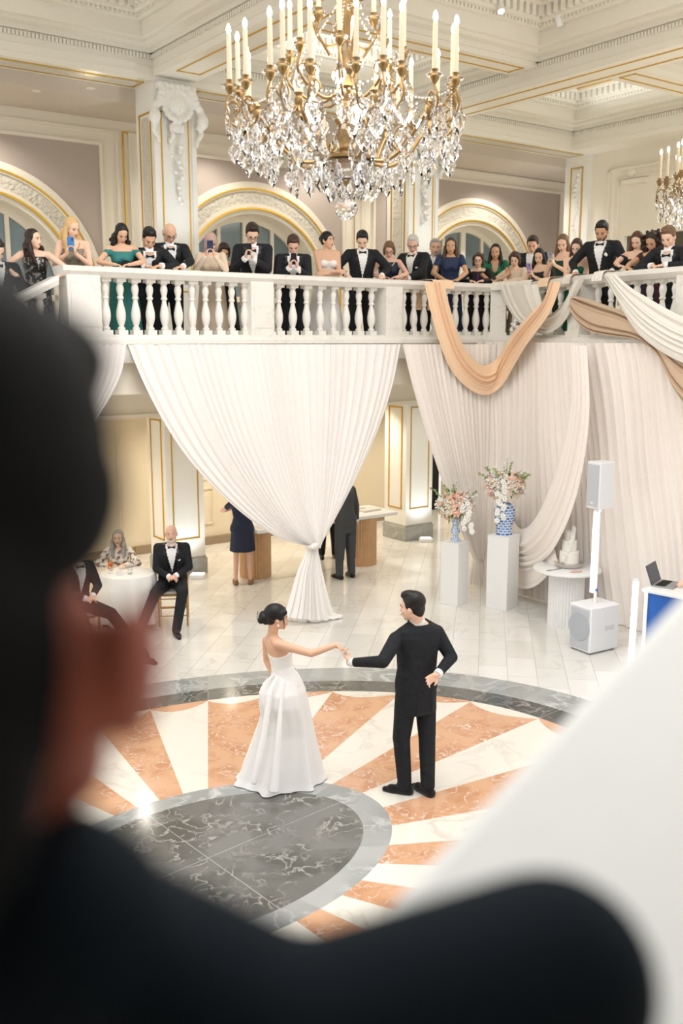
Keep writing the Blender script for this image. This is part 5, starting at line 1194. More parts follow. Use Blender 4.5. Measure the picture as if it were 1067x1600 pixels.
w(1018, 378, dict(sex='f', skin='t', hair='curly', hc='d', outfit='dress', dm=fab('wine_lace', '4a2630'), top=.95, sleeve=.3), 'woman with big dark curly hair looking down between her neighbours', 'rail', off=.42, turn=-45, dz=-.1)
w(1044, 371, dict(sex='m', skin='f', hair='thick', hc='l', brow='l', outfit='tux', flower=1), 'reddish blond man in tuxedo with boutonniere, arms crossed on the rail', 'rail', off=.2, turn=-45)
# small things worn by the guests
def extra(i): return G[i]
def necklace(i, col, n=26):
    root, J, S = G[i]; m = MB(); up, rr, ff = tframe(J)
    for k in range(n): a = PI*k/(n-1); p = J['N']+rr*(.075*math.cos(a))+ff*(.06+.055*math.sin(a))-up*(.005+.075*math.sin(a)); m.ell(p, (.0065,)*3, None, 6, 4)
    m.build('pearl_necklace', col, root, 'all')
PEARL = mat('pearl', 'f2ece0', .25)
necklace(12, PEARL)
for i in (15,):
    root, J, S = G[i]
    for x in (-1, 1):
        m = MB(); m.ell(S['X'] @ V3((x*.088, .005, -.075)), (.010, .01, .028), None, 8, 6); m.build('earring', PEARL, root, 'all')
root, J, S = G[16]; up, rr, ff = tframe(J); m = MB(); m.tube([J['N']+ff*.07-up*.03, J['N']+ff*.12-up*.14, J['N']+ff*.13-up*.3], [.03, .045, .045], 12); m.build('purple_scarf', fab('plum', '4b1f45'), root, True)
root, J, S = G[2]; necklace(2, mat('thin_gold', 'cfa85a', .3, .9), 18)

# ================================================================ bride and groom
def loc_fn(root, rz):
    M = (Matrix.Translation(root) @ Matrix.Rotation(rz, 4, 'Z')).inverted(); return lambda px, py, Y: M @ at_y(px, py, Y)
def hx(L, yaw, pit, roll=0): return Matrix.Translation(L) @ Matrix.Rotation(yaw, 4, 'Z') @ Matrix.Rotation(pit, 4, 'X') @ Matrix.Rotation(roll, 4, 'Y')
# groom
gr = V3((.66, 7.86, 0)); rzg = math.radians(29); root = empty('person', gr, rzg, 'groom in black tuxedo seen from behind, one hand at his back, other holding the bride', 'person')
q = loc_fn(gr, rzg); I3 = Matrix.Rotation(-rzg, 3, 'Z')
fl = lambda x, y, z=0: (Matrix.Translation(gr) @ Matrix.Rotation(rzg, 4, 'Z')).inverted() @ on_floor(x, y, z)
S = dict(sex='m', skin='f', s=1.0, outfit='tux', hair=None, hc='k', vox=.0065, brow='k', eyes='open', fr=.0088, couple=1, shoe=M_VELVET, tie='bow', colk=.62, wide=1.05)
H = q(643, 948, 7.86); S['X'] = hx(H, math.radians(38), -.12)
Aq = lambda x, y: (lambda p: V3((p.x, p.y, .085)))(fl(x, y))
RsG = (q(684, 985, 7.99)-q(617, 997, 7.81)); RsG.z = 0; RsG.normalize()
J = dict(P=q(650, 1072, 7.88), N=q(654, 974, 7.90), Rh=V3((1, 0, 0)), Rs=RsG, SL=q(619, 999, 7.82), SR=q(682, 988, 7.98), EL=q(598, 1034, 7.60), WL=q(549, 1035, 7.80), ER=q(705, 1027, 7.90), WR=q(684, 1053, 7.70),
         AL=Aq(632, 1240), AR=Aq(668, 1242))
J['TL'] = (I3 @ V3((-.96, .28, 0))).normalized(); J['TR'] = (I3 @ V3((-.62, .78, 0))).normalized()
J['hL'] = (q(535, 1019, 7.84)-J['WL']).normalized(); J['nL'] = I3 @ V3((.15, .1, 1)); J['cL'] = .75
J['hR'] = (q(668, 1064, 7.68)-J['WR']).normalized(); J['nR'] = I3 @ V3((.2, -1, .2)); J['cR'] = .55
J['KL'] = J['P'].lerp(J['AL'], .52)+V3((-.07, .03, 0)); J['KR'] = J['P'].lerp(J['AR'], .52)+V3((.07, .03, 0))
make_person(root, J, S)
# groom's hair: short, black, close to the nape
m = MB(); Y = S['X']
for c, r_ in (((0, -.030, .050), (.085, .102, .090)), ((0, -.056, -.008), (.074, .062, .080)), ((0, .040, .100), (.054, .046, .030)), ((0, .012, .115), (.06, .07, .03)), ((.072, -.012, .03), (.015, .045, .048)), ((-.072, -.012, .03), (.015, .045, .048)), ((0, -.07, -.05), (.055, .035, .04))): m.ell(c, r_, Y, 18, 12)
link('hair', blend_mesh(m, 'hair', HAIR['k'], .006, 2, .5), root)
for q_ in ('L',):
    d = (J['W'+q_]-J['E'+q_]).normalized(); c = J['W'+q_]+d*.022; b = MB(); b.tube([c-d*.008, c+d*.010], [.033, .031], 20); w_ = b.build('wrist_watch', mat('steel_watch', 'b8b6b0', .25, .9), root, True)
    b = MB(); b.lathe([(0, 0), (.018, 0), (.018, .008), (0, .008)], 20, Matrix.Translation(c+I3 @ V3((0, -.028, .01))) @ I3.to_4x4() @ Matrix.Rotation(PI/2, 4, 'X')); b.build('watch_face', mat('watch_dial', 'e6e2d6', .2), w_, True)
# jacket skirt and vent
up, rr, ff = tframe(J)
m = MB(); n = 30; R = []
for i in range(6):
    k = i/5; z = J['P'].z+.10-k*.32; c = V3((J['P'].x, J['P'].y+.0, z)); R.append([c+V3(((.182+.016*k)*math.cos(2*PI*j/n), (.128+.022*k)*math.sin(2*PI*j/n)+.006*k, 0)) for j in range(n)])
m.rings(R); link('jacket_skirt', blend_mesh(m, 'jacket_skirt', M_TUX, .008, 2, .4), root)
for x in (-.07, .07): MB().tube([V3((J['P'].x+x, J['P'].y-.137, J['P'].z+.03)), V3((J['P'].x+x*1.1, J['P'].y-.148, J['P'].z-.22))], [.002, .004], 6).build('vent', M_SATIN, root)
# bride
br = V3((-.50, 8.03, 0)); rzb = math.radians(-60); root = empty('person', br, rzb, 'bride in white strapless gown with black low bun, arm stretched to the groom', 'person')
q = loc_fn(br, rzb); I3 = Matrix.Rotation(-rzb, 3, 'Z')
S = dict(sex='f', skin='o', s=.95, outfit=None, hair=None, hc='k', vox=.0062, brow='k', eyes='open', fr=.0082)
S['prof'] = [(-.14, .12, .09, 0), (-.03, .172, .112, 0), (.1, .162, .112, -.004), (.28, .130, .092, 0), (.42, .114, .085, 0), (.58, .124, .092, .004), (.72, .138, .100, .010), (.84, .142, .088, .0), (.93, .125, .068, -.006), (.99, .07, .052, -.004), (1.05, .046, .046, 0)]
H = q(433.5, 965, 8.02); S['X'] = hx(H, math.radians(-20), -.06)
J = dict(P=q(446, 1071, 8.03), N=q(425, 994, 8.05), Rh=V3((1, 0, 0)), SR=q(434, 1006, 7.90), SL=q(417, 1001, 8.18), ER=q(486, 1021, 7.82), WR=q(525, 1008, 7.84), EL=q(417, 1032, 8.24), WL=q(428, 1056, 8.16), bend=-.02)
Rs = J['SR']-J['SL']; Rs.z = 0; J['Rs'] = Rs.normalized()
J['AR'] = V3((.09, .0, .085)); J['AL'] = V3((-.09, .02, .085))
J['hR'] = (q(545, 1019, 7.84)-J['WR']).normalized(); J['nR'] = V3((0, -.1, -1)); J['cR'] = .32; J['hL'] = V3((.3, .4, -1)); J['nL'] = V3((0, 1, .2))
make_person(root, J, S)
m = MB(); Y = S['X'] @ Matrix.Scale(.95, 4)
for c, r_ in (((0, -.026, .046), (.084, .104, .090)), ((0, -.060, .002), (.074, .060, .072)), ((0, -.128, -.002), (.052, .046, .050)), ((.01, -.150, -.022), (.036, .034, .036)), ((-.012, -.128, .03), (.040, .036, .030)), ((0, -.104, -.035), (.044, .036, .034)), ((.068, .004, .032), (.018, .050, .046)), ((-.068, .004, .032), (.018, .050, .046)), ((.05, .052, .062), (.03, .03, .03)), ((-.05, .052, .062), (.03, .03, .03))): m.ell(c, r_, Y, 18, 12)
link('hair', blend_mesh(m, 'hair', HAIR['k'], .0055, 2, .5), root)
m = MB(); r = random.Random(1)
for k in range(9):
    a = r.uniform(0, 6.3); p = V3((r.uniform(-.03, .03), -.15, r.uniform(-.03, .04))); m.tube([Y @ p, Y @ (p+V3((r.uniform(-.03, .03), -.035, .02*math.cos(a)))), Y @ (p+V3((r.uniform(-.05, .05), -.03, .05*math.sin(a))))], .0012, 5)
m.tube([Y @ V3((.066, .045, .02)), Y @ V3((.068, .056, -.03)), Y @ V3((.062, .058, -.085))], [.006, .004, .0015], 6); m.build('loose_strands', HAIR['k'], root, 'all')
for x in (-1, 1): MB().ell(Y @ V3((x*.086, .0, -.052)), (.010, .010, .012), None, 10, 8).build('earring', PEARL, root, 'all')
# gown
M_GOWN = mat('white_satin_gown', 'f6f5f3', .42, sheen=.3)
m = MB(); torso(m, J, S, .007, .02, .665, 32); upv = J['N']-J['P']; up, rr, ff = tframe(J)
for x in (-1, 1): m.ell(J['P']+upv*.66+J['Rs']*(x*.062)+ff*(.074), (.056, .05, .062))
link('bodice', blend_mesh(m, 'bodice', M_GOWN, .0065, 3, .5), root)
iMb = (Matrix.Translation(br) @ Matrix.Rotation(rzb, 4, 'Z')).inverted()
prof = [  # picture rows: left edge, right edge, y, depth ratio
    (429, 462, 1046, .95), (420, 470, 1060, 1.06), (409, 477, 1076, 1.08), (404, 481, 1095, 1.02), (407, 485, 1115, .92), (401, 490, 1140, .78), (393, 495, 1165, .76), (384, 500, 1188, .74), (374, 504, 1208, .72), (367, 507, 1224, .70)]
n = 144; R = []; r = random.Random(8); ph = [r.uniform(0, 6.28) for _ in range(8)]
for i, (xl, xr, y, dr) in enumerate(prof):
    L_ = at_y(xl, y, 8.03); Rr = at_y(xr, y, 8.03); k = i/(len(prof)-1); c = (L_+Rr)/2; hw = (Rr.x-L_.x)/2; z = c.z if i < len(prof)-1 else .012; ring = []
    for j in range(n):
        a = 2*PI*j/n; f = 1+k**1.15*(.10*math.sin(7*a+ph[0])+.055*math.sin(13*a+ph[1])+.03*math.sin(4*a+ph[2]))-.0
        tail = .18*max(0, math.cos(a-math.radians(245)))**6*k**3
        ring.append(iMb @ V3((c.x+hw*math.cos(a)*(f if abs(math.cos(a)) < .8 else 1+(f-1)*.4), c.y+hw*dr*math.sin(a)*(f+tail), z)))
    R.append(ring)
R2 = []
for a, b in zip(R, R[1:]):
    for k in range(6): R2.append([p.lerp(q_, k/6) for p, q_ in zip(a, b)])
R2.append(R[-1]); m = MB(); m.rings(R2, caps=False); m.build('skirt', M_GOWN, root, 'all')
# gathered bustle fold at the back of the skirt and long vertical folds
m = MB()
for (pts, rd) in (([(428, 1054, 7.95), (418, 1068, 7.95), (412, 1084, 7.93), (413, 1102, 7.90), (420, 1122, 7.88)], [.01, .035, .045, .035, .01]),
                  ([(436, 1056, 7.90), (424, 1078, 7.83), (418, 1110, 7.78), (412, 1150, 7.72), (404, 1190, 7.66), (396, 1226, 7.60)], [.008, .022, .028, .03, .035, .025]),
                  ([(446, 1060, 7.88), (440, 1090, 7.82), (436, 1140, 7.74), (432, 1190, 7.68), (428, 1238, 7.62)], [.006, .018, .028, .038, .05])):
    m.tube([iMb @ at_y(*p) for p in catmull([V3(p) for p in pts], 4)], [rd[min(len(rd)-1, i//4)]*(1-(i % 4)/4)+rd[min(len(rd)-1, i//4+1)]*((i % 4)/4) for i in range((len(pts)-1)*4+1)], 16)
link('gathered_fold', blend_mesh(m, 'gathered_fold', M_GOWN, .010, 8, .6), root)

# ================================================================ guests on the hall floor
def standing(loc, rz, S, label, H, N, P, arms, joints=None, fp='person'):
    root = empty('person', loc, rz, label, 'person'); S.setdefault('s', 1.0); S['X'] = hx(V3(H), S.get('yaw', 0), S.get('pit', 0))
    J = dict(P=V3(P), N=V3(N)); s = S['s']; up = (J['N']-J['P']).normalized(); sw = (.183 if S['sex'] == 'm' else .155)*s
    SR = J['N']+V3((sw, 0, 0))-up*.035*s; SL = J['N']-V3((sw, 0, 0))-up*.035*s; (wr, pr, hr, nr), (wl, pl_, hl, nl) = arms
    J['ER'], J['WR'] = ik(SR, wr, .285*s, .255*s, pr); J['EL'], J['WL'] = ik(SL, wl, .285*s, .255*s, pl_); J['hR'], J['hL'], J['nR'], J['nL'] = map(V3, (hr, hl, nr, nl))
    if joints: J.update(joints)
    make_person(root, J, S); return root
dn = ((.25, .05, .88), (.5, -.6, 0), (0, .1, -1), (-1, 0, 0)), ((-.25, .05, .88), (-.5, -.6, 0), (0, .1, -1), (1, 0, 0))
f0 = on_floor(380, 913); 
standing(f0, math.radians(8), dict(sex='f', skin='p', hair='bob', hc='l', outfit='dress', dm=fab('navy_lace', '18233f', .6, bump=(90, .5, .01)), top=.98, sleeve=.5, len=.55, flare=.2, s=.97, shoe=mat('tan_leather', '8a6a48', .4), wide=1.12),
         'woman in navy lace knee length dress seen from behind, her head behind the centre drape', (0, .04, 1.53), (0, .0, 1.36), (0, 0, .9), (((.2, .35, 1.15), (.8, -.3, -.6), (0, 1, .3), (-1, 0, 0)), ((-.10, .30, 1.2), (-.9, .0, -.4), (.3, 1, .3), (1, 0, 0))))
f0 = on_floor(540, 903)
standing(f0, math.radians(35), dict(sex='m', skin='p', hair='short', hc='g', outfit='suit', jm=CHAR, tie='none', s=1.02),
         'man in charcoal grey suit leaning over the table, his head behind the centre drape', (0, .22, 1.62), (0, .10, 1.48), (0, 0, .95), (((.32, .12, .86), (.5, -.6, 0), (0, .2, -1), (-1, 0, 0)), ((-.25, .2, .88), (-.5, -.6, 0), (0, .1, -1), (1, 0, 0))))
f0 = on_floor(513, 871)
standing(f0, math.radians(190), dict(sex='m', skin='p', hair='short', hc='d', outfit='suit', jm=M_TUX, tie='bow', s=1.0), 'guest in black trousers and jacket standing behind the table, mostly hidden by the drape', (0, .03, 1.66), (0, .0, 1.49), (0, 0, .95), dn)
# seated older man on a gilt chair
cp = at_y(270, 905, 12.85); cl = V3((cp.x, 12.85, 0)); rz = math.radians(188)
chair(cl, rz, 'gilt ballroom chair with white cushion carrying the older bearded man')
def seated(loc, rz, S, label, feet, knees, arms, H=(0, .06, 1.27), N=(0, .03, 1.11), P=(0, -.03, .60)):
    J = dict(AR=V3(feet[0]), AL=V3(feet[1]), KR=V3(knees[0]), KL=V3(knees[1]), seated=True); J['TR'] = V3((.25, 1, 0)).normalized(); J['TL'] = V3((-.25, 1, 0)).normalized()
    return standing(loc, rz, S, label, H, N, P, arms, J)
lapA = (((.03, .28, .72), (.8, -.4, -.3), (-.8, .5, -.1), (0, 0, -1)), ((-.05, .30, .74), (-.8, -.4, -.3), (.8, .5, -.1), (0, 0, -1)))
r_ = seated(cl, rz, dict(sex='m', skin='p', hair='bald', hc='s', brow='g', outfit='tux', beard='s', square=1, eyes='open', wide=1.1, s=1.0, yaw=0, pit=.05), 'older bald man with white beard and tuxedo sitting on a gilt chair, hands clasped', ((.42, .42, .085), (-.05, .62, .085)), ((.22, .42, .54), (-.14, .46, .55)), lapA)
# seated woman at the small white table
wl = at_y(186, 852, 13.3)
r_ = seated(V3((wl.x, 13.3, 0)), math.radians(185), dict(sex='f', skin='f', hair='wavy', hc='g', brow='l', outfit='dress', dm=speckle('white_brown_pattern', '8a6f60', 'ece6de', 16, .48, .7), top=1.0, sleeve=1.9, s=.93, len=.4, flare=.22, eyes='open', yaw=.0), 'woman with long grey blond hair in white and brown patterned jacket at a small table', ((.12, .5, .085), (-.12, .5, .085)), ((.12, .42, .5), (-.12, .42, .5)), (((.12, .36, .80), (.8, -.4, -.3), (-.6, .7, 0), (0, 0, -1)), ((-.12, .36, .80), (-.8, -.4, -.3), (.6, .7, 0), (0, 0, -1))), (0, .08, 1.12), (0, .04, .97), (0, -.03, .52))
chair(V3((wl.x, 13.3, 0)), math.radians(185), 'gilt ballroom chair under the woman in the patterned jacket')
tc_ = at_y(200, 893, 12.72); t = empty('cocktail_table', (tc_.x, 12.72, 0), 0, 'small round table under a white cloth in front of the seated grey haired woman', 'table')
m = MB(); m.lathe([(0, 0), (.16, 0), (.16, .02), (.03, .05), (.03, .72), (0, .72)], 24); m.build('pedestal_base', M_BLACK, t, True)
n = 72; m = MB(); m.rings([[V3(((r0+a_*math.sin(9*2*PI*j/n))*math.cos(2*PI*j/n), (r0+a_*math.sin(9*2*PI*j/n))*math.sin(2*PI*j/n), z)) for j in range(n)] for r0, a_, z in ((.02, 0, .752), (.36, 0, .752), (.375, .002, .74), (.38, .02, .5), (.39, .04, .08))], caps=False); m.build('tablecloth', fab('white_linen', 'f1efea', .8), t, 'all')
def tumbler(p, label, grp=None):
    t = empty('drinking_glass', p, 0, label, 'glass', grp); MB().lathe([(0, 0), (.03, 0), (.034, .10), (.031, .10), (.028, .008), (0, .008)], 16).build('tumbler', M_CRYSTAL, t, True); MB().lathe([(0, .012), (.027, .012), (.029, .06), (0, .06)], 16).build('water', mat('water', 'f4fbff', .05, trans=1, ior=1.33), t, True)
tumbler(V3((tc_.x+.05, 12.62, .753)), 'clear tumbler of water on the small white clothed table'); 
t = empty('coffee_cup', V3((tc_.x-.08, 12.55, .753)), 0, 'white cup standing on the small white clothed table', 'cup'); MB().lathe([(0, 0), (.025, 0), (.04, .06), (.036, .06), (.022, .006), (0, .006)], 18).build('cup', M_WPAINT, t, True); MB().tube([(.037, 0, .05), (.058, 0, .042), (.052, 0, .02), (.03, 0, .016)], .005, 8).build('handle', M_WPAINT, t, True)
t = empty('orange_flower', V3((tc_.x-.22, 12.66, .753)), 0, 'small orange posy at the left of the clothed table', 'flowers'); m = MB(); m.lathe([(0, 0), (.02, 0), (.025, .07), (0, .07)], 12); m.build('bud_vase', M_CRYSTAL, t, True); m = MB(); r = random.Random(3)
for k in range(12): m.ell((r.uniform(-.03, .03), r.uniform(-.03, .03), .11+r.uniform(-.02, .03)), (.018, .018, .014), None, 7, 5)
m.build('blossom', mat('orange_petal', 'e8803c', .6), t, 'all')
# a guest hidden behind the photographer's neighbour, only a shoulder and a shoe show
sl = at_y(118, 900, 11.7); chair(V3((sl.x, 11.7, 0)), math.radians(225), 'gilt chair almost hidden by the foreground head')
seated(V3((sl.x, 11.7, 0)), math.radians(225), dict(sex='m', skin='p', hair='short', hc='d', outfit='suit', jm=M_TUX, s=1.0, eyes='open'), 'seated guest in dark suit almost hidden behind the foreground head, one shoe showing', ((.10, .60, .085), (-.3, 1.02, .085)), ((.2, .44, .55), (-.18, .5, .53)), lapA)
# dj reaching to the laptop
dr = DJP+V3((.42, .40, 0)); iD = (Matrix.Translation(dr) @ Matrix.Rotation(math.radians(135), 4, 'Z')).inverted(); hd_ = iD @ (X @ V3((-.22, .12, 1.17)))
standing(dr, math.radians(135), dict(sex='m', skin='f', hair='short', hc='d', outfit='suit', jm=fab('pink_cotton', 'e2b4b4'), tm=DARKW, tie='none', s=1.0), 'person in pink shirt reaching from the right edge towards the laptop', (0, .03, 1.62), (0, .0, 1.46), (0, 0, .93),
         ((hd_, (.6, -.3, -.6), (.3, 1, -.1), (0, 0, -1)), ((-.2, .3, 1.0), (-.6, -.3, -.6), (0, 1, 0), (0, 0, -1))))

# ================================================================ chandeliers
def pendant_mesh(h, w_, th=.010):
    out = [(0, 0), (.30, -.10), (.42, -.30), (.85, -.42), (1.0, -.58), (.72, -.72), (.48, -.86), (0, -1.0)]
    o = [(x*w_/2, z*h) for x, z in out]; o = o+[(-x, z) for x, z in o[-2:0:-1]]; mb = MB(); n = len(o)
    vs = [(x, 0, z) for x, z in o]+[(x*.55, -th, (z+.52*h)*.62-.52*h) for x, z in o]+[(x*.55, th, (z+.52*h)*.62-.52*h) for x, z in o]; fs = []
    for i in range(n): j = (i+1) % n; fs += [(i, j, n+j, n+i), (j, i, 2*n+i, 2*n+j)]
    fs += [tuple(range(n, 2*n)), tuple(range(3*n-1, 2*n-1, -1))]; mb.add(vs, fs); mb.ell((0, 0, .014), (.009, .009, .011), None, 8, 6); return mb.mesh('crystal_pendant', M_CRYSTAL)
PEN = [pendant_mesh(.19, .115, .012), pendant_mesh(.24, .14, .014), pendant_mesh(.15, .08)]
def candle(par, x, y, z, h=.40):
    m = MB(); X = Matrix.Translation((x, y, z))
    m.lathe([(0, -.05), (.012, -.05), (.03, -.02), (.034, 0), (.022, .004), (.022, .03), (.026, .04), (0, .04)], 14, X); c = m.build('candle_cup', M_BRASS, par, True)
    m = MB(); m.lathe([(.01, -.012), (.05, -.006), (.058, .008), (.052, .012), (.024, .004), (.01, .0)], 16, X, None); m.build('bobeche', M_CRYSTAL, c, True)
    m = MB(); m.lathe([(0, .03), (.0175, .03), (.0165, h-.075), (.008, h-.07), (0, h-.07)], 14, X); s_ = m.build('candle_sleeve', M_CANDLE, par, True)
    m = MB(); m.lathe([(0, h-.07), (.010, h-.066), (.0165, h-.045), (.014, h-.022), (.005, h-.004), (0, h)], 12, X); m.build('bulb', M_FLAME, s_, True)
def chandelier(loc, label, rot=0):
    t = empty('crystal_chandelier', loc, rot, label, 'chandelier', None)      # origin: axis at the lower ring height (z of the bowl rim)
    m = MB(); m.lathe([(0, -.02), (.10, -.02), (.12, 0), (.10, .02), (.05, .05), (.035, .12), (.05, .18), (.03, .25), (.028, .42), (.06, .5), (.03, .58), (.025, .9), (.05, 1.0), (.03, 1.1), (.02, 1.3), (.015, 3.7), (0, 3.7)], 18); m.build('stem', M_BRASS, t, True)
    m = MB(); m.lathe([(.18, -.01), (.215, 0), (.215, .02), (.18, .015)], 40); m.lathe([(0, -.22), (.03, -.21), (.022, -.17), (.03, -.14), (0, -.13)], 14); m.build('bowl_rim', M_BRASS, t, True)
    m = MB(); m.lathe([(.0, -.145), (.08, -.135), (.15, -.09), (.19, -.03), (.20, 0), (.185, 0), (.14, -.07), (.07, -.115), (0, -.122)], 36, None, (1, .012)); m.build('glass_bowl', M_CRYSTAL, t)
    m = MB(); m.ell((0, 0, -.325), (.082, .082, .082), None, 16, 10); m.ell((0, 0, -.232), (.02, .02, .025), None, 10, 8); m.build('ball_drop', M_CRYSTAL, t)
    m = MB(); m.ell((0, 0, .16), (.085, .085, .12), None, 12, 8); m.ell((0, 0, .68), (.06, .06, .12), None, 12, 8); m.lathe([(.03, .36), (.11, .40), (.13, .44), (.1, .45), (.03, .40)], 24); m.build('crystal_body', M_CRYSTAL, t)
    r = random.Random(6); spots = []; later = []; bead = MB()
    def chain(a, b, sag, n):
        for k in range(n): s = k/(n-1); p = V3(a).lerp(V3(b), s)-V3((0, 0, sag*4*s*(1-s))); bead.ell(p, (.0085, .0085, .0085), None, 6, 4)
    for i in range(8):
        a = 2*PI*(i+.35)/8; c, s = math.cos(a), math.sin(a); P = lambda r_, z, da=0: V3((r_*math.cos(a+da), r_*math.sin(a+da), z))
        m = MB(); m.tube(catmull([P(.17, .0), P(.32, -.02), P(.46, .06), P(.56, .19), P(.63, .27)], 5), [.013]*21, 8)
        m.tube(catmull([P(.40, .03), P(.48, .13), P(.44, .20), P(.38, .15), P(.42, .10)], 5), .008, 7)
        m.lathe([(0, -.05), (.016, -.04), (.026, 0), (.03, .03), (.018, .05), (.03, .07), (0, .1)], 12, Matrix.Translation(P(.64, .26)))
        for da, R_ in ((0, .83), (-.20, .76), (.20, .76)):
            m.tube(catmull([P(.64, .27, 0), P(.70, .20, da*.3), P(R_-.02, .20, da*.8), P(R_+.03, .30, da), P(R_, .40, da)], 5), .008, 7)
            m.tube(catmull([P(R_+.03, .30, da), P(R_-.02, .36, da), P(R_-.07, .31, da*.9), P(R_-.04, .27, da*.9)], 4), .007, 6)
        m.build('arm', M_BRASS, t, True)
        for da, R_ in ((0, .83), (-.20, .76), (.20, .76)):
            p = P(R_, .45, da); candle(t, p.x, p.y, p.z)
            spots += [(P(R_+.02, .33, da+.03), 1), (P(R_-.06, .20, da-.02), 0)]; later += [(P(R_-.02, .12, da+.06), 0), (P(R_-.12, .28, da-.05), 2), (P(R_-.20, .05, da*1.1), 0)]
        spots += [(P(.62, .19), 1), (P(.42, .0), 1)]; spots += [(P(.30, -.05), 0)]
        chain(P(.80, .40), P(.80, .40, 2*PI/8), .10, 22); chain(P(.62, .2), P(.20, .0), .06, 16)
        a2 = a+PI/8; P2 = lambda r_, z: V3((r_*math.cos(a2), r_*math.sin(a2), z))
        m = MB(); m.tube(catmull([P2(.03, .48), P2(.18, .40), P2(.33, .46), P2(.42, .56), P2(.40, .66)], 5), .011, 7); m.tube(catmull([P2(.42, .56), P2(.36, .62), P2(.30, .56), P2(.34, .52)], 4), .007, 6); m.build('upper_arm', M_BRASS, t, True)
        p = P2(.40, .71); candle(t, p.x, p.y, p.z, .38); spots.append((P2(.42, .58), 0)); spots.append((P2(.25, .36), 2))
        if i % 2 == 0:
            m = MB(); m.tube(catmull([P(.03, .80), P(.14, .76), P(.22, .84), P(.20, .92)], 5), .009, 7); m.tube(catmull([P(.02, 1.28), P(.2, 1.2), P(.26, .95), P(.12, .70)], 6), .010, 7); m.build('upper_arm', M_BRASS, t, True)
            p = P(.20, .96); candle(t, p.x, p.y, p.z, .34)
        spots.append((P(.19, -.02, .2), 0)); spots.append((P(.10, -.12, .1), 2)); chain(P(.40, .62, PI/8), P(.03, 1.1), .02, 18)
    for k, (p, kind) in enumerate(spots):
        if k >= 100: break
        o = link('crystal_pendant', PEN[kind], t); o.location = p; o.rotation_euler = (r.uniform(-.06, .06), r.uniform(-.06, .06), math.atan2(p.y, p.x)+PI/2+r.uniform(-.7, .7))
    rest = MB()
    for p, kind in spots[100:]+later:
        me = PEN[kind]; RM = Matrix.Rotation(r.uniform(0, PI), 3, 'Z'); rest.add([RM @ v.co+p for v in me.vertices], [tuple(f.vertices) for f in me.polygons])
    o = rest.build('crystal_drops', M_CRYSTAL, t); o['kind'] = 'stuff'
    o = bead.build('bead_chain', M_CRYSTAL, t, 'all'); o['kind'] = 'stuff'
    return t
ch = chandelier(at_y(541, 252, 7.2), 'large crystal and brass chandelier hanging in the middle of the hall')
c2 = copy_tree(ch); c2.location = at_y(1136, 338, 12.5); c2.rotation_euler = (0, 0, .2); c2['label'] = 'second crystal chandelier, partly cut by the right edge of the picture'
for p, e in ((at_y(541, 120, 7.2), 30), (at_y(1136, 240, 12.5), 25)):
    d = bpy.data.lights.new('chandelier_glow', 'POINT'); d.energy = e; d.color = (1, .88, .70); d.shadow_soft_size = .35; o = bpy.data.objects.new('chandelier_glow', d); o.location = p; COL.objects.link(o)

# ================================================================ foreground, close to the lens and out of focus
fgY = .45; fr_ = V3((-.28, .5, 0)); root = empty('person', at_y(-60, 1500, .5), 0, 'large blurred man in dark navy suit with black hair filling the left foreground', 'person')
rel0 = root.location.copy(); q = lambda x, y, Y: at_y(x, y, Y)-rel0
M_FH = mat('near_black_hair', '050506', .7, spec=.15); M_FJ = mat('dark_navy_wool', '0b161e', .9, spec=.2); M_FS = mat('skin_shade_darkened', 'a8604e', .6, sub=.15)  # foreground shade put into these darkened hair, wool and skin colours
Hh = q(-105, 925, .46); Xh = hx(Hh, math.radians(-17), -.16)
m = MB(); head_forms(m, Xh, 1.0, 'm'); m.capsule(q(-75, 1430, .50), Xh @ V3((0, -.02, -.06)), .064, .060, 16)
m.ell((.107, -.018, -.030), (.013, .026, .036), Xh @ Matrix.Rotation(.25, 4, 'Z'), 14, 10); m.ell((.092, -.010, -.045), (.012, .018, .024), Xh, 12, 8); m.capsule(Xh @ V3((.07, .0, -.05)), Xh @ V3((.045, .05, -.095)), .03, .025)
m.ell(q(-90, 1760, .52), (.19, .10, .16)); SRp = q(460, 1680, .46); EL_ = q(858, 1536, .52)
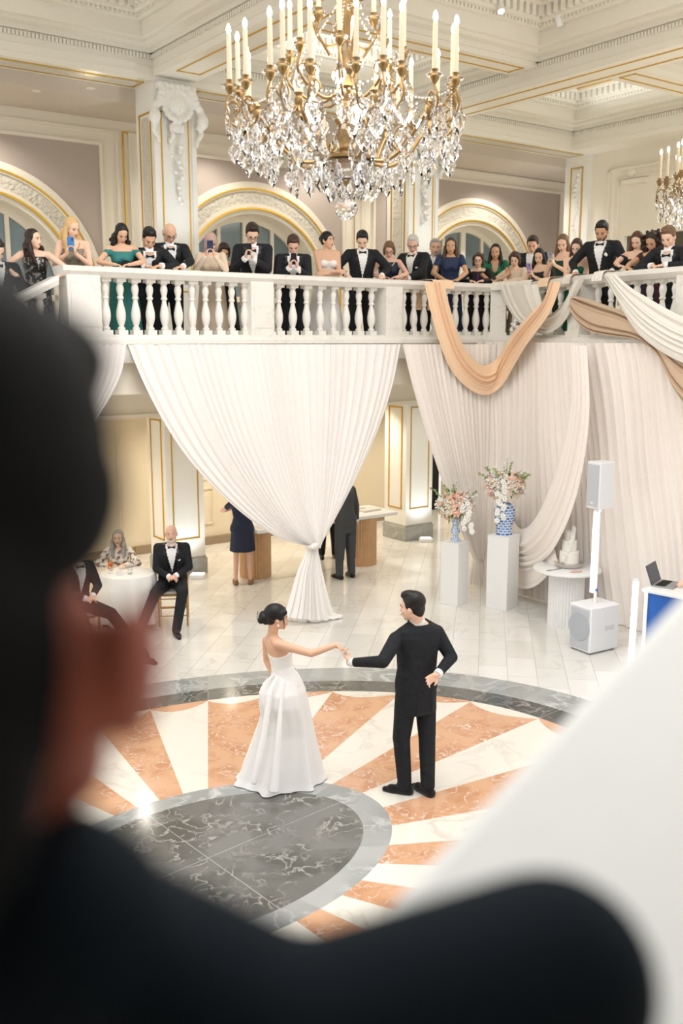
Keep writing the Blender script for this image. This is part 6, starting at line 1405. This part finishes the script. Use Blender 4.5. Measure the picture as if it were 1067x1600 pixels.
m.capsule(q(-60, 1600, .5), SRp, .06, .055, 14); m.capsule(SRp, EL_, .050, .05, 14); WLp = q(800, 1900, .60); m.capsule(EL_, WLp, .045, .03, 14); hand(m, WLp, V3((-.3, .8, .1)), V3((0, 0, -1)), 1.0, .5, -1)
link('body', blend_mesh(m, 'body', M_FS, .007, 3, .5), root)
m = MB()
for c, r_ in (((0, -.022, .066), (.092, .114, .104)), ((0, -.060, .0), (.090, .072, .095)), ((0, -.058, -.065), (.080, .056, .065)), ((0, .04, .12), (.066, .055, .038)), ((.074, -.012, .05), (.022, .055, .045)), ((-.074, -.012, .04), (.022, .055, .055)), ((.0, -.066, -.105), (.060, .036, .045)), ((.046, -.050, -.070), (.046, .050, .080)), ((-.046, -.050, -.070), (.046, .050, .080)), ((.068, -.036, -.03), (.026, .034, .07)), ((.0, -.058, -.14), (.062, .04, .035))): m.ell(c, r_, Xh, 20, 12)
link('hair', blend_mesh(m, 'hair', M_FH, .007, 3, .5), root)
m = MB(); m.ell(q(-90, 1800, .52), (.215, .125, .19)); m.capsule(q(-70, 1560, .5), q(60, 1520, .5), .09, .082, 16); m.capsule(q(60, 1520, .5), SRp, .083, .068, 16); m.capsule(q(-230, 1450, .46), q(75, 1462, .46), .070, .068, 16); m.capsule(SRp, EL_, .068, .066, 18); m.capsule(EL_, EL_.lerp(WLp, .8), .066, .055, 16)
link('jacket', blend_mesh(m, 'jacket', M_FJ, .009, 6, .6), root)
m = MB(); m.tube([q(-75, 1440, .5), q(-85, 1290, .5)], [.076, .068], 24); m.build('collar', mat('lilac_shirt', '9a93b0', .8), root, True)
# pale stone parapet of the stair, just in front of the lens
A = at_y(1200, 765, 1.15); B = at_y(505, 1490, .74); d = (B-A); n1 = V3((d.x, d.y, 0)).normalized(); sd = V3((-n1.y, n1.x, 0)); 
if sd.x < 0: sd = -sd
m = MB(); R = []
for k in range(13):
    p = A.lerp(B, k/12); R.append([p+V3((0, 0, -.9)), p+V3((0, 0, -.035)), p+V3((0, 0, -.012))+sd*.008, p+sd*.03, p+sd*.42, p+sd*.45+V3((0, 0, -.02)), p+sd*.45+V3((0, 0, -.9))])
m.rings(R); m.build('trim_80', mat('pale_stone', 'e8eae6', .6), kind='structure')
